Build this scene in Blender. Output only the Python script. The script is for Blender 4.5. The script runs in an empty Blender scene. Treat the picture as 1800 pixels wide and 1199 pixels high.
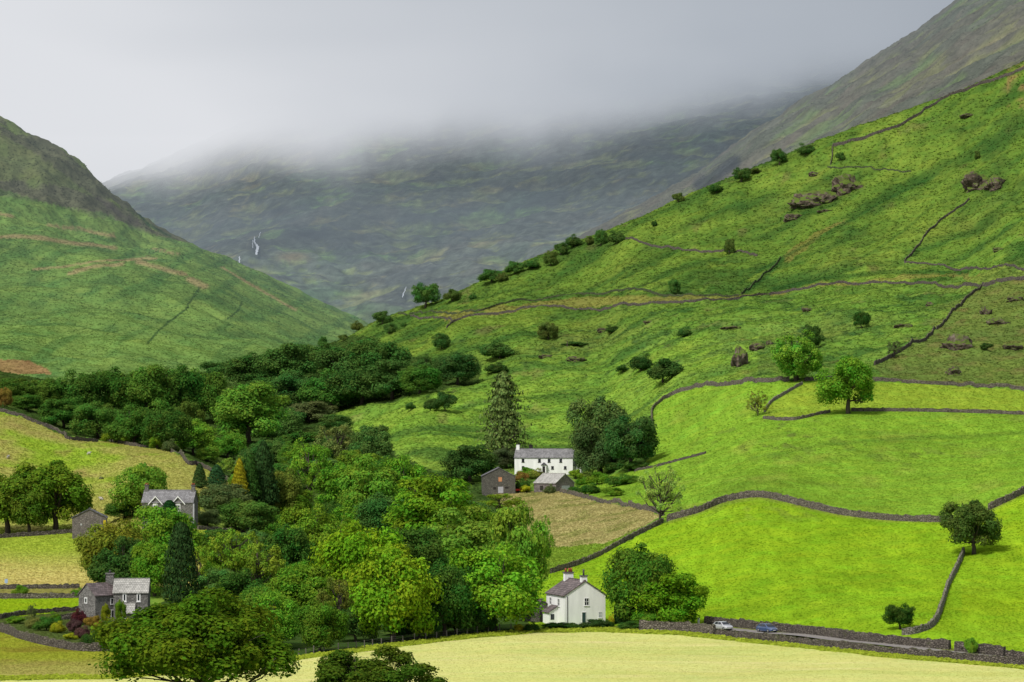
import bpy, bmesh, math, random
import numpy as np
from mathutils import Vector, Matrix

scene = bpy.context.scene
col = scene.collection
R = math.radians
F = 900.0 / math.tan(R(10.0))        # focal length in photo pixels (1800 wide)
HZ = 740.0                           # horizon row
rng = np.random.default_rng(7)
rnd = random.Random(11)

# ------------------------------------------------------------------ helpers
def tag(o, label=None, cat=None, group=None, kind=None):
    if label: o['label'] = label
    if cat: o['category'] = cat
    if group: o['group'] = group
    if kind: o['kind'] = kind
    return o

def link(o, parent=None):
    col.objects.link(o)
    if parent is not None: o.parent = parent
    return o

def empty(name, loc, rz=0.0):
    o = bpy.data.objects.new(name, None)
    o.location = loc; o.rotation_euler = (0, 0, rz); o.empty_display_size = 0.5
    return link(o)

def np_mesh(name, V, Q, mats=(), smooth=False):
    """V (n,3), Q (m,4) or (m,3) int -> mesh"""
    me = bpy.data.meshes.new(name)
    k = Q.shape[1]
    me.vertices.add(len(V)); me.vertices.foreach_set('co', V.astype(np.float32).ravel())
    me.loops.add(Q.size); me.loops.foreach_set('vertex_index', Q.astype(np.int32).ravel())
    me.polygons.add(len(Q))
    me.polygons.foreach_set('loop_start', (np.arange(len(Q)) * k).astype(np.int32))
    me.polygons.foreach_set('loop_total', np.full(len(Q), k, np.int32))
    me.polygons.foreach_set('use_smooth', np.full(len(Q), smooth, bool))
    for m in mats: me.materials.append(m)
    me.update(calc_edges=True)
    return me

class MB:
    """collects polygons for one mesh"""
    def __init__(s): s.v = []; s.f = []
    def poly(s, pts):
        i = len(s.v); s.v += [tuple(p) for p in pts]; s.f.append(tuple(range(i, i + len(pts))))
    def hexa(s, b, t):
        """b,t: 4 bottom and 4 top points, ccw seen from above"""
        i = len(s.v); s.v += [tuple(p) for p in b] + [tuple(p) for p in t]
        s.f += [(i+3, i+2, i+1, i), (i+4, i+5, i+6, i+7)]
        for k in range(4):
            n = (k + 1) % 4
            s.f.append((i+k, i+n, i+4+n, i+4+k))
    def box(s, x0, x1, y0, y1, z0, z1, taper=0.0):
        s.hexa([(x0,y0,z0),(x1,y0,z0),(x1,y1,z0),(x0,y1,z0)],
               [(x0+taper,y0+taper,z1),(x1-taper,y0+taper,z1),(x1-taper,y1-taper,z1),(x0+taper,y1-taper,z1)])
    def tube(s, pts, rad, n=6):
        pts = [Vector(p) for p in pts]
        base = len(s.v)
        for k, p in enumerate(pts):
            a = pts[max(0, k-1)]; b = pts[min(len(pts)-1, k+1)]
            t = (b - a).normalized()
            u = t.cross(Vector((0.31, 0.95, 0.05))).normalized(); w = t.cross(u)
            for j in range(n):
                an = 2*math.pi*j/n
                s.v.append(tuple(p + (u*math.cos(an) + w*math.sin(an))*rad[k]))
        for k in range(len(pts)-1):
            for j in range(n):
                j2 = (j+1) % n
                s.f.append((base+k*n+j, base+k*n+j2, base+(k+1)*n+j2, base+(k+1)*n+j))
        s.f.append(tuple(base+j for j in range(n))[::-1])
        s.f.append(tuple(base+(len(pts)-1)*n+j for j in range(n)))
    def mesh(s, name, mat, smooth=False):
        me = bpy.data.meshes.new(name)
        me.from_pydata(s.v, [], s.f)
        me.materials.append(mat)
        if smooth:
            for p in me.polygons: p.use_smooth = True
        me.update()
        return me
    def build(s, name, mat, parent=None, smooth=False, bevel=0.0):
        o = bpy.data.objects.new(name, s.mesh(name, mat, smooth))
        if bevel:
            m = o.modifiers.new('bevel', 'BEVEL'); m.width = bevel; m.segments = 2; m.limit_method = 'ANGLE'
        return link(o, parent)

# gradient noise on numpy arrays
_perm = np.random.default_rng(3).permutation(4096)
_ga = np.random.default_rng(4).random(4096) * 2 * np.pi
_gx, _gy = np.cos(_ga), np.sin(_ga)
def noise2(x, y):
    xi = np.floor(x).astype(np.int64); yi = np.floor(y).astype(np.int64)
    xf = x - xi; yf = y - yi
    u = xf*xf*xf*(xf*(xf*6-15)+10); v = yf*yf*yf*(yf*(yf*6-15)+10)
    def g(ix, iy, dx, dy):
        h = _perm[(_perm[ix & 4095] + iy) & 4095]
        return _gx[h]*dx + _gy[h]*dy
    a = g(xi, yi, xf, yf); b = g(xi+1, yi, xf-1, yf)
    c = g(xi, yi+1, xf, yf-1); d = g(xi+1, yi+1, xf-1, yf-1)
    return 1.5*((a*(1-u)+b*u)*(1-v) + (c*(1-u)+d*u)*v)
def fbm(x, y, o=4, g=0.5, l=2.03):
    s = 0; a = 1; t = 0
    for k in range(o):
        s = s + a*noise2(x + 17.3*k, y - 9.1*k); t += a; a *= g; x = x*l; y = y*l
    return s/t
def ridged(x, y, o=4):
    s = 0; a = 1; t = 0
    for k in range(o):
        s = s + a*(1-2*np.abs(noise2(x + 31.7*k, y + 5.1*k))); t += a; a *= 0.5; x = x*2.1; y = y*2.1
    return s/t
def sstep(a, b, x):
    t = np.clip((x-a)/(b-a), 0, 1); return t*t*(3-2*t)

def pchip(x, y, xi):
    """monotone cubic; y may be (n,) or (n,m); constant slope outside"""
    x = np.asarray(x, float); y = np.asarray(y, float)
    one = y.ndim == 1
    if one: y = y[:, None]
    h = np.diff(x)[:, None]; d = np.diff(y, axis=0)/h
    m = np.zeros_like(y)
    w1 = 2*h[1:]+h[:-1]; w2 = h[1:]+2*h[:-1]
    ok = d[:-1]*d[1:] > 0
    den = np.where(ok, w1/np.where(d[:-1]==0,1,d[:-1]) + w2/np.where(d[1:]==0,1,d[1:]), 1)
    m[1:-1] = np.where(ok, (w1+w2)/np.where(den==0,1,den), 0)
    m[0] = d[0]; m[-1] = d[-1]
    k = np.clip(np.searchsorted(x, xi)-1, 0, len(x)-2)
    hh = h[k]; t = ((np.clip(xi, x[0], x[-1])-x[k])[:, None])/hh
    r = ((2*t**3-3*t**2+1)*y[k] + (t**3-2*t**2+t)*hh*m[k] + (-2*t**3+3*t**2)*y[k+1] + (t**3-t**2)*hh*m[k+1])
    return r[:, 0] if one else r

# ------------------------------------------------------------------ node helpers
def new_mat(name):
    m = bpy.data.materials.new(name); m.use_nodes = True
    nt = m.node_tree; nt.nodes.clear()
    out = nt.nodes.new('ShaderNodeOutputMaterial')
    return m, nt, out
def N(nt, typ, **kw):
    n = nt.nodes.new(typ)
    for k, v in kw.items(): setattr(n, k, v)
    return n
def setin(n, **kw):
    for k, v in kw.items(): n.inputs[k.replace('_', ' ')].default_value = v
def ramp(nt, stops, interp='LINEAR'):
    n = nt.nodes.new('ShaderNodeValToRGB'); cr = n.color_ramp; cr.interpolation = interp
    while len(cr.elements) < len(stops): cr.elements.new(0.5)
    for e, (p, c) in zip(cr.elements, stops):
        e.position = p; e.color = (c, c, c, 1) if isinstance(c, (int, float)) else (*c, 1)
    return n
def mathn(nt, op, a, b=None, clamp=False):
    n = nt.nodes.new('ShaderNodeMath'); n.operation = op; n.use_clamp = clamp
    for i, v in enumerate((a, b)):
        if v is None: continue
        if isinstance(v, (int, float)): n.inputs[i].default_value = v
        else: nt.links.new(v, n.inputs[i])
    return n.outputs[0]
def mixc(nt, fac, a, b, typ='MIX'):
    n = nt.nodes.new('ShaderNodeMix'); n.data_type = 'RGBA'; n.blend_type = typ
    for idx, v in ((0, fac), (6, a), (7, b)):
        if isinstance(v, (int, float)): n.inputs[idx].default_value = v
        elif isinstance(v, tuple): n.inputs[idx].default_value = (*v, 1)
        else: nt.links.new(v, n.inputs[idx])
    return n.outputs[2]
def noise_tex(nt, vec, scale, detail=4, rough=0.6):
    n = nt.nodes.new('ShaderNodeTexNoise'); n.inputs['Scale'].default_value = scale
    n.inputs['Detail'].default_value = detail; n.inputs['Roughness'].default_value = rough
    if vec is not None: nt.links.new(vec, n.inputs['Vector'])
    return n.outputs['Fac']

def simple_mat(name, base, var=0.25, scale=3.0, rough=0.85, bump=0.0, spec=0.2, metal=0.0, streak=False):
    m, nt, out = new_mat(name)
    tc = N(nt, 'ShaderNodeTexCoord')
    vec = tc.outputs['Object']
    if streak:
        mp = N(nt, 'ShaderNodeMapping'); mp.inputs['Scale'].default_value = (1, 1, 0.25)
        nt.links.new(vec, mp.inputs[0]); vec = mp.outputs[0]
    f1 = noise_tex(nt, vec, scale, 6)
    rp = ramp(nt, [(0.3, 1-var), (0.7, 1+var)])
    nt.links.new(f1, rp.inputs[0])
    c = mixc(nt, 1.0, base, rp.outputs[0], 'MULTIPLY')
    b = N(nt, 'ShaderNodeBsdfPrincipled')
    nt.links.new(c, b.inputs['Base Color'])
    setin(b, Roughness=rough, Metallic=metal); b.inputs['Specular IOR Level'].default_value = spec
    if bump:
        bp = N(nt, 'ShaderNodeBump'); bp.inputs['Distance'].default_value = bump
        nt.links.new(f1, bp.inputs['Height']); nt.links.new(bp.outputs[0], b.inputs['Normal'])
    nt.links.new(b.outputs[0], out.inputs[0])
    return m

def stone_mat(name, c1, c2, cell=0.35, joint=0.35, bump=0.12, moss=None, moss_amt=0.5):
    m, nt, out = new_mat(name)
    tc = N(nt, 'ShaderNodeTexCoord')
    mp = N(nt, 'ShaderNodeMapping'); mp.inputs['Scale'].default_value = (1/cell, 1/cell, 1.7/cell)
    nt.links.new(tc.outputs['Object'], mp.inputs[0])
    v1 = N(nt, 'ShaderNodeTexVoronoi'); v1.feature = 'F1'; v1.inputs['Scale'].default_value = 1.0
    v2 = N(nt, 'ShaderNodeTexVoronoi'); v2.feature = 'DISTANCE_TO_EDGE'; v2.inputs['Scale'].default_value = 1.0
    nt.links.new(mp.outputs[0], v1.inputs['Vector']); nt.links.new(mp.outputs[0], v2.inputs['Vector'])
    sep = N(nt, 'ShaderNodeSeparateColor'); nt.links.new(v1.outputs['Color'], sep.inputs[0])
    big = noise_tex(nt, tc.outputs['Object'], 0.25, 5)
    fa = mathn(nt, 'ADD', mathn(nt, 'MULTIPLY', sep.outputs[0], 0.65), mathn(nt, 'MULTIPLY', big, 0.45))
    c = mixc(nt, fa, c1, c2)
    jr = ramp(nt, [(0.0, joint), (0.14, 1.0)]); nt.links.new(v2.outputs['Distance'], jr.inputs[0])
    c = mixc(nt, 1.0, c, jr.outputs[0], 'MULTIPLY')
    if moss:
        geo = N(nt, 'ShaderNodeNewGeometry'); sx = N(nt, 'ShaderNodeSeparateXYZ')
        nt.links.new(geo.outputs['Normal'], sx.inputs[0])
        mn = noise_tex(nt, tc.outputs['Object'], 0.7, 5)
        a = mathn(nt, 'ADD', mathn(nt, 'MULTIPLY', sx.outputs[2], 0.35), mn)
        mr = ramp(nt, [(0.62, 0.0), (0.85, moss_amt)]); nt.links.new(a, mr.inputs[0])
        c = mixc(nt, mr.outputs[0], c, moss)
    b = N(nt, 'ShaderNodeBsdfPrincipled'); setin(b, Roughness=0.9); b.inputs['Specular IOR Level'].default_value = 0.15
    nt.links.new(c, b.inputs['Base Color'])
    bp = N(nt, 'ShaderNodeBump'); bp.inputs['Distance'].default_value = bump
    br = ramp(nt, [(0.0, 0.0), (0.2, 1.0)]); nt.links.new(v2.outputs['Distance'], br.inputs[0])
    nt.links.new(br.outputs[0], bp.inputs['Height']); nt.links.new(bp.outputs[0], b.inputs['Normal'])
    nt.links.new(b.outputs[0], out.inputs[0])
    return m

# ------------------------------------------------------------------ terrain profiles
# each column of the survey: azimuth (photo px) -> (distance m, sight row) pairs
NEAR = [(60, 2000), (120, 1761), (200, 1505), (300, 1288)]
COLS = {
 -300: NEAR+[(360,1197),(424,1130),(470,1090),(520,1056),(580,990),(640,935),(740,800),(850,680),(900,680),(960,670),(1050,650),(1150,635),(1250,630),(1500,632),(1700,650),(2000,665)],
 0:    NEAR+[(360,1197),(424,1130),(470,1090),(520,1052),(580,990),(640,940),(740,820),(850,719),(900,722),(960,714),(1050,692),(1150,672),(1250,660),(1500,655),(1700,665),(2000,680)],
 150:  NEAR+[(360,1197),(424,1132),(470,1092),(520,1050),(580,990),(640,935),(740,845),(830,772),(870,778),(930,765),(1030,735),(1150,700),(1250,688),(1500,675),(1700,680),(2000,690)],
 300:  NEAR+[(360,1197),(424,1135),(470,1098),(520,1040),(580,975),(620,922),(700,860),(800,797),(840,800),(900,790),(1000,764),(1100,733),(1250,690),(1500,675),(1700,680),(2000,690)],
 420:  NEAR+[(360,1197),(420,1148),(470,1098),(520,1050),(580,990),(640,930),(700,890),(760,848),(800,852),(870,838),(950,808),(1050,768),(1150,725),(1250,690),(1500,660),(1700,672),(2000,690)],
 510:  NEAR+[(360,1197),(418,1152),(470,1100),(540,1045),(600,1000),(700,940),(800,885),(900,835),(1000,785),(1100,735),(1200,690),(1350,648),(1500,630),(1700,660),(2000,690)],
 600:  NEAR+[(360,1197),(426,1140),(470,1100),(540,1040),(600,1000),(700,942),(800,885),(900,830),(1000,775),(1100,725),(1200,680),(1350,635),(1500,598),(1600,610),(1800,650),(2100,700)],
 675:  NEAR+[(360,1197),(433,1132),(480,1090),(540,1035),(600,990),(700,938),(790,876),(880,815),(980,760),(1080,708),(1200,655),(1350,610),(1500,560),(1600,578),(1800,630),(2100,700)],
 750:  NEAR+[(360,1197),(437,1124),(480,1080),(560,1020),(620,980),(700,935),(780,870),(850,815),(950,760),(1050,706),(1200,640),(1350,585),(1430,555),(1500,537),(1600,555),(1800,610),(2100,690)],
 820:  NEAR+[(360,1197),(445,1115),(490,1072),(560,1015),(620,970),(700,920),(790,865),(850,825),(950,765),(1050,705),(1200,630),(1300,575),(1400,540),(1500,510),(1600,530),(1800,600),(2100,690)],
 900:  NEAR+[(360,1197),(452,1106),(500,1068),(560,1010),(640,950),(700,905),(800,860),(850,829),(950,770),(1050,705),(1150,640),(1250,582),(1350,538),(1400,515),(1500,472),(1600,490),(1800,570),(2100,680)],
 1050: NEAR+[(360,1197),(456,1102),(500,1058),(560,990),(600,950),(700,888),(800,850),(850,829),(950,770),(1050,700),(1150,635),(1250,570),(1330,528),(1400,482),(1500,412),(1600,425),(1800,520),(2100,660)],
 1100: NEAR+[(360,1197),(456,1101),(500,1050),(560,975),(600,935),(700,885),(800,835),(860,785),(930,740),(1050,675),(1150,610),(1250,548),(1330,500),(1400,455),(1500,392),(1600,405),(1800,510),(2100,660)],
 1200: NEAR+[(360,1197),(455,1100),(500,1040),(600,905),(700,850),(800,797),(860,742),(900,702),(920,688),(1050,622),(1150,570),(1250,520),(1330,474),(1400,428),(1500,346),(1600,360),(1800,480),(2100,650)],
 1350: NEAR+[(360,1197),(430,1125),(445,1105),(465,1075),(530,970),(600,872),(700,812),(780,752),(820,728),(870,672),(1000,610),(1150,545),(1250,510),(1350,435),(1450,335),(1500,286),(1600,300),(1800,430),(2100,640)],
 1500: NEAR+[(360,1197),(407,1142),(420,1128),(445,1085),(520,985),(580,904),(660,840),(740,770),(805,722),(870,669),(1000,600),(1150,525),(1220,496),(1330,410),(1420,310),(1500,226),(1600,240),(1800,390),(2100,620)],
 1650: NEAR+[(360,1197),(397,1155),(410,1137),(430,1098),(500,1010),(570,911),(650,840),(740,775),(805,722),(870,675),(980,595),(1150,515),(1200,497),(1300,410),(1400,290),(1500,174),(1600,188),(1800,360),(2100,620)],
 1800: NEAR+[(360,1197),(388,1168),(402,1150),(420,1118),(500,1005),(565,875),(650,815),(740,765),(800,727),(860,686),(980,592),(1100,492),(1250,395),(1380,245),(1500,108),(1600,120),(1800,320),(2100,600)],
 2100: NEAR+[(360,1197),(372,1186),(390,1168),(405,1140),(500,990),(560,850),(650,790),(740,745),(800,712),(860,672),(980,580),(1100,470),(1250,340),(1380,150),(1500,-40),(1600,-30),(1800,200),(2100,560)],
}
FELL_L = {
 -300: [(1150,690),(1250,670),(1500,600),(1750,500),(1900,420),(2050,360),(2200,250),(2400,60),(2600,80),(3200,300)],
 0:   [(1150,700),(1250,682),(1400,640),(1700,545),(1900,455),(2000,415),(2200,318),(2400,208),(2600,225),(3200,400)],
 70:  [(1150,702),(1250,684),(1400,645),(1700,550),(1900,462),(2000,422),(2200,340),(2400,250),(2600,268),(3200,420)],
 115: [(1150,703),(1250,686),(1400,648),(1700,552),(1900,466),(2030,426),(2200,362),(2400,272),(2600,292),(3200,430)],
 180: [(1150,704),(1250,688),(1400,652),(1700,558),(1900,474),(2050,436),(2200,398),(2400,324),(2600,345),(3200,450)],
 240: [(1150,704),(1250,690),(1400,656),(1700,566),(1900,484),(2080,442),(2250,416),(2400,372),(2600,395),(3200,480)],
 300: [(1150,704),(1250,692),(1400,660),(1700,575),(1900,498),(2080,452),(2250,428),(2400,412),(2600,440),(3200,520)],
 370: [(1150,704),(1250,692),(1500,640),(1800,560),(2000,495),(2200,460),(2400,444),(2600,475),(3200,560)],
 450: [(1150,704),(1250,694),(1500,645),(1800,580),(2100,520),(2400,482),(2600,515),(3200,600)],
 540: [(1150,706),(1300,690),(1600,640),(1900,585),(2200,540),(2400,521),(2600,550),(3200,640)],
 620: [(1150,708),(1300,695),(1600,655),(2000,598),(2400,557),(2600,580),(3200,660)],
 760: [(1150,712),(1300,704),(1600,690),(2000,660),(2400,630),(2600,640),(3200,700)],
}
FELL_C = {
 -300: [(2400,690),(2900,600),(3400,500),(3800,430),(4200,400),(4500,410),(5500,600)],
 150: [(2400,690),(2900,600),(3300,500),(3700,410),(4200,335),(4500,350),(5500,560)],
 220: [(2400,690),(2900,595),(3300,490),(3700,395),(4200,312),(4500,325),(5500,540)],
 300: [(2400,685),(2900,585),(3200,480),(3450,440),(3800,355),(4200,280),(4500,290),(5500,500)],
 450: [(2400,680),(2800,560),(3000,485),(3150,440),(3400,410),(3700,330),(4200,220),(4500,225),(5500,460)],
 600: [(2400,670),(2800,570),(3050,480),(3300,400),(3700,300),(4200,165),(4500,160),(5500,400)],
 750: [(2400,650),(2800,550),(3050,465),(3300,390),(3700,280),(4200,120),(4500,110),(5500,380)],
 1000: [(2400,600),(2800,500),(3050,430),(3300,350),(3700,240),(4200,90),(4500,80),(5500,350)],
 1250: [(2400,540),(2800,430),(3050,360),(3300,290),(3700,190),(4200,60),(4500,60),(5500,350)],
 1500: [(2400,480),(2800,380),(3050,310),(3300,240),(3700,150),(4200,30),(4500,30),(5500,350)],
 2100: [(2400,400),(2800,300),(3050,240),(3300,180),(3700,90),(4200,0),(4500,0),(5500,350)],
}
FELL_R = {
 850: [(1650,600),(1900,575),(2200,545),(2500,520),(2700,505),(2900,520),(3400,640)],
 1000: [(1650,560),(1900,525),(2200,485),(2500,452),(2700,440),(2900,460),(3400,600)],
 1100: [(1650,540),(1900,495),(2200,445),(2500,405),(2700,388),(2900,410),(3400,560)],
 1200: [(1650,510),(1900,460),(2200,400),(2500,350),(2700,328),(2900,350),(3400,520)],
 1300: [(1650,470),(1900,415),(2200,345),(2500,285),(2700,258),(2900,280),(3400,470)],
 1400: [(1650,430),(1900,365),(2200,285),(2500,220),(2700,192),(2900,215),(3400,420)],
 1500: [(1650,380),(1900,310),(2200,230),(2500,165),(2700,138),(2900,165),(3400,380)],
 1600: [(1650,320),(1900,250),(2200,170),(2500,105),(2700,72),(2900,100),(3400,330)],
 1700: [(1650,270),(1900,195),(2200,105),(2500,35),(2700,-2),(2900,30),(3400,280)],
 1800: [(1650,220),(1900,140),(2200,45),(2500,-30),(2700,-70),(2900,-40),(3400,230)],
 2100: [(1650,60),(1900,-20),(2200,-130),(2500,-220),(2700,-270),(2900,-240),(3400,60)],
}
def table(cols, pxs, ds):
    keys = sorted(cols)
    ld = np.log(ds)
    prof = np.array([pchip(np.log([a for a, _ in cols[k]]), [b for _, b in cols[k]], ld) for k in keys])
    return pchip(keys, prof, pxs)          # (npx, nd) sight rows

def grid_mesh(name, X, Y, Z, C, mat):
    ni, nj = X.shape
    V = np.stack([X, Y, Z], -1).reshape(-1, 3)
    a = (np.arange(ni-1)[:, None]*nj + np.arange(nj-1)[None, :]).ravel()
    Q = np.stack([a, a+nj, a+nj+1, a+1], -1)
    me = np_mesh(name, V, Q, [mat], True)
    at = me.color_attributes.new('Col', 'FLOAT_COLOR', 'POINT')
    at.data.foreach_set('color', C.reshape(-1, 4).astype(np.float32).ravel())
    o = bpy.data.objects.new(name, me)
    return link(o)

def inpoly(px, py, poly):
    r = np.zeros(px.shape, bool); n = len(poly); j = n-1
    for i in range(n):
        xi, yi = poly[i]; xj, yj = poly[j]
        if yi != yj:
            r ^= ((yi > py) != (yj > py)) & (px < (xj-xi)*(py-yi)/(yj-yi) + xi)
        j = i
    return r
# ------------------------------------------------------------------ ground material (colour map from survey + fine procedural detail)
def ground_mat(name, fine=0.5, contrast=1.0, bump=0.35, haze=None):
    m, nt, out = new_mat(name)
    at = N(nt, 'ShaderNodeAttribute'); at.attribute_name = 'Col'
    tc = N(nt, 'ShaderNodeTexCoord'); vec = tc.outputs['Object']
    n1 = noise_tex(nt, vec, fine, 5, 0.7)          # tufts
    n2 = noise_tex(nt, vec, fine*0.16, 5, 0.6)     # clumps
    n3 = noise_tex(nt, vec, fine*3.2, 3, 0.7)      # blades
    s = mathn(nt, 'ADD', mathn(nt, 'MULTIPLY', mathn(nt, 'SUBTRACT', n1, 0.5), 2.1*contrast),
              mathn(nt, 'MULTIPLY', mathn(nt, 'SUBTRACT', n2, 0.5), 1.3*contrast))
    s = mathn(nt, 'ADD', s, mathn(nt, 'MULTIPLY', mathn(nt, 'SUBTRACT', n3, 0.5), 0.9*contrast))
    amp = mathn(nt, 'ADD', mathn(nt, 'MULTIPLY', at.outputs['Alpha'], 0.85), 0.22)
    s = mathn(nt, 'ADD', mathn(nt, 'MULTIPLY', s, amp), 1.0)
    s = mathn(nt, 'MAXIMUM', mathn(nt, 'MINIMUM', s, 2.0), 0.25)
    c = mixc(nt, 1.0, at.outputs['Color'], s, 'MULTIPLY')
    # slight hue drift between yellowish and bluish greens
    hn = noise_tex(nt, vec, fine*0.3, 4, 0.6)
    hs = N(nt, 'ShaderNodeHueSaturation')
    hr = N(nt, 'ShaderNodeMapRange'); hr.inputs[1].default_value = 0.3; hr.inputs[2].default_value = 0.7
    hr.inputs[3].default_value = 0.485; hr.inputs[4].default_value = 0.515
    nt.links.new(hn, hr.inputs[0]); nt.links.new(hr.outputs[0], hs.inputs['Hue']); nt.links.new(c, hs.inputs['Color'])
    b = N(nt, 'ShaderNodeBsdfDiffuse'); nt.links.new(hs.outputs[0], b.inputs['Color'])
    bp = N(nt, 'ShaderNodeBump'); bp.inputs['Distance'].default_value = bump
    st = mathn(nt, 'ADD', mathn(nt, 'MULTIPLY', at.outputs['Alpha'], 0.85), 0.12); nt.links.new(st, bp.inputs['Strength'])
    hgt = mathn(nt, 'ADD', n1, mathn(nt, 'MULTIPLY', n2, 2.0))
    nt.links.new(hgt, bp.inputs['Height']); nt.links.new(bp.outputs[0], b.inputs['Normal'])
    nt.links.new(b.outputs[0], out.inputs[0])
    return m

def lerp3(a, b, t): return a*(1-t[..., None]) + np.array(b)*t[..., None]
def line_mask(px, py, pts, w, soft=1.0, ysc=1.0):
    best = np.full(px.shape, 1e9)
    for (x0, y0), (x1, y1) in zip(pts[:-1], pts[1:]):
        dx, dy = x1-x0, (y1-y0)*ysc
        t = np.clip(((px-x0)*dx + (py-y0)*ysc*dy)/(dx*dx+dy*dy+1e-9), 0, 1)
        best = np.minimum(best, np.hypot(px-x0-t*dx, (py-y0)*ysc-t*dy))
    return 1 - sstep(w*(1-soft*0.5), w*(1+soft*0.5), best)

# ------------------------------------------------------------------ ground sheet (valley floor, fields and the right hand fell side)
pxA = np.arange(-270, 2071, 3.2)
dA = np.concatenate([np.geomspace(60, 340, 40, endpoint=False), np.geomspace(340, 1530, 980, endpoint=False),
                     np.geomspace(1530, 2000, 60)])
PY0 = table(COLS, pxA, dA)
Y = np.broadcast_to(dA[None, :], PY0.shape).copy()
X = (pxA[:, None]-900)/F*Y
Z = (HZ-PY0)/F*Y
PX = np.broadcast_to(pxA[:, None], PY0.shape)

POLY = dict(
 front=[(2300,1222),(1800,1171),(1650,1157),(1500,1143),(1400,1132),(1300,1122),(1190,1110),(1060,1105),(940,1107),(840,1114),(750,1124),(675,1133),(600,1143),(510,1156),(430,1165),(300,1180),(170,1188),(-400,1192),(-400,2200),(2300,2200)],
 verge=[(1060,1103),(1240,1099),(1380,1110),(1500,1126),(1670,1140),(1800,1152),(2300,1200),(2300,1222),(1800,1171),(1500,1143),(1300,1122),(1190,1110)],
 low=[(968,1008),(1010,995),(1060,974),(1110,947),(1150,927),(1175,917),(1225,902),(1270,884),(1330,874),(1380,882),(1430,895),(1480,905),(1560,913),(1675,915),(1745,893),(1770,880),(1800,866),(2300,690),(2300,1200),(1800,1152),(1670,1140),(1500,1126),(1380,1110),(1240,1099),(1060,1103),(960,1104),(930,1100),(928,1050)],
 mid=[(1143,745),(1147,720),(1165,703),(1190,691),(1230,681),(1290,676),(1350,672),(1440,669),(1560,671),(1640,676),(1720,681),(1800,687),(2300,690),(2300,700),(1800,866),(1745,893),(1675,915),(1480,905),(1380,882),(1330,874),(1270,884),(1225,902),(1175,917),(1140,897),(1100,889),(1050,881),(1020,872),(1010,850),(1060,838),(1118,828),(1150,800)],
 strip=[(1410,676),(1440,670),(1560,672),(1640,677),(1720,682),(1800,688),(2300,692),(2300,735),(1800,728),(1680,724),(1500,722),(1440,727),(1400,737),(1342,735),(1355,708)],
 brown=[(868,866),(900,866),(985,862),(1020,873),(1050,883),(1100,891),(1140,898),(1160,905),(1135,925),(1100,942),(1060,955),(955,965),(900,930)],
 weed=[(955,965),(1060,955),(1135,925),(1168,915),(1110,945),(1060,972),(1010,993),(968,1006),(935,1045)],
 bank=[(-400,690),(0,723),(60,743),(115,767),(172,776),(230,783),(300,794),(325,809),(350,819),(385,836),(405,849),(425,870),(340,930),(120,938),(0,945),(-400,950)],
 lmid=[(-400,950),(0,945),(128,936),(350,930),(385,938),(372,960),(350,1030),(145,1034),(-400,1036)],
 lverge=[(-400,1036),(145,1034),(145,1050),(-400,1054)],
 lstrip=[(-400,1054),(145,1050),(145,1072),(60,1080),(-10,1090),(-400,1095)],
 garden=[(-400,1095),(-10,1090),(60,1080),(145,1072),(280,1072),(300,1140),(225,1142),(150,1144),(90,1135),(40,1124),(0,1110),(-400,1110)],
 llow=[(-400,1110),(0,1110),(40,1124),(90,1135),(150,1144),(225,1142),(300,1150),(300,1180),(170,1188),(-400,1192)],
 wood=[(300,1180),(430,1165),(510,1156),(675,1133),(840,1114),(930,1104),(960,1010),(940,960),(880,880),(845,850),(760,830),(700,800),(640,760),(590,745),(575,730),(700,703),(842,668),(846,640),(720,622),(640,590),(560,600),(380,640),(0,655),(-400,640),(-400,690),(0,722),(60,742),(115,766),(230,782),(300,793),(400,845),(425,880),(400,940),(380,1000),(280,1060)],
 trackp=[(760,552),(830,549),(880,538),(950,530),(1060,520),(1180,522),(1300,520),(1360,512),(1430,500),(1500,493),(1600,487),(1720,484),(1720,489),(1600,493),(1500,497),(1430,504),(1360,516),(1300,523),(1200,531),(1100,533),(1000,541),(900,547),(840,552),(790,570)],
 streak=[(1368,456),(1400,425),(1440,398),(1485,382),(1440,415),(1388,462)],
 ruddy=[(1537,648),(1600,608),(1690,538),(1725,505),(1800,492),(2300,470),(2300,684),(1800,683),(1560,669)],
 mound=[(-400,628),(0,632),(50,634),(85,650),(92,659),(40,655),(-400,650)],
)
jx = PX + 5*fbm(X/9, Y/9, 3); jy = PY0 + 2.5*fbm(X/9+50, Y/9, 3)
M = {k: inpoly(jx, jy, v) for k, v in POLY.items()}
farm = (Y < 1010)
fields = (M['front'] | M['verge'] | M['low'] | M['mid'] | M['lmid'] | M['lstrip'] | M['lverge'] | M['llow'] | M['garden']) & farm
soft = (M['bank'] | M['brown'] | M['weed']) & farm
rough = np.where(fields, 0.12, np.where(soft, 0.35, 1.0))
rough = np.where(M['mid'] & farm, 0.22, rough)
rough = np.where(Y < 340, 0.1, rough)
# relief: folds on the fell side, terracettes and bracken lumps
fold = fbm(X/75+3, Y/110, 3)*3.4 + fbm((X+Y*0.25)/26, (Y-X*0.3)/34, 3)*2.1
lump = np.maximum(fbm(X/6.5, Y/9, 3), -0.15)*1.3 + fbm(X/2.6, Y/4, 2)*0.5
terr = noise2((Z+0.12*X+2.5*fbm(X/40, Y/40, 2))/3.2, X/90)*0.5
up = sstep(880, 1000, Y)*np.where(fields | soft, 0.15, 1.0)*(1-sstep(1470, 1500, Y)*0.6)
Z = Z + fold*up + np.where(fields | soft, 0.1, 1)*rough*lump*sstep(500, 700, Y) + terr*up + fbm(X/22, Y/22, 3)*0.28*(~fields) + fbm(X/30, Y/30, 2)*0.12
PYA = HZ - F*Z/Y
ZA = Z

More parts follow.
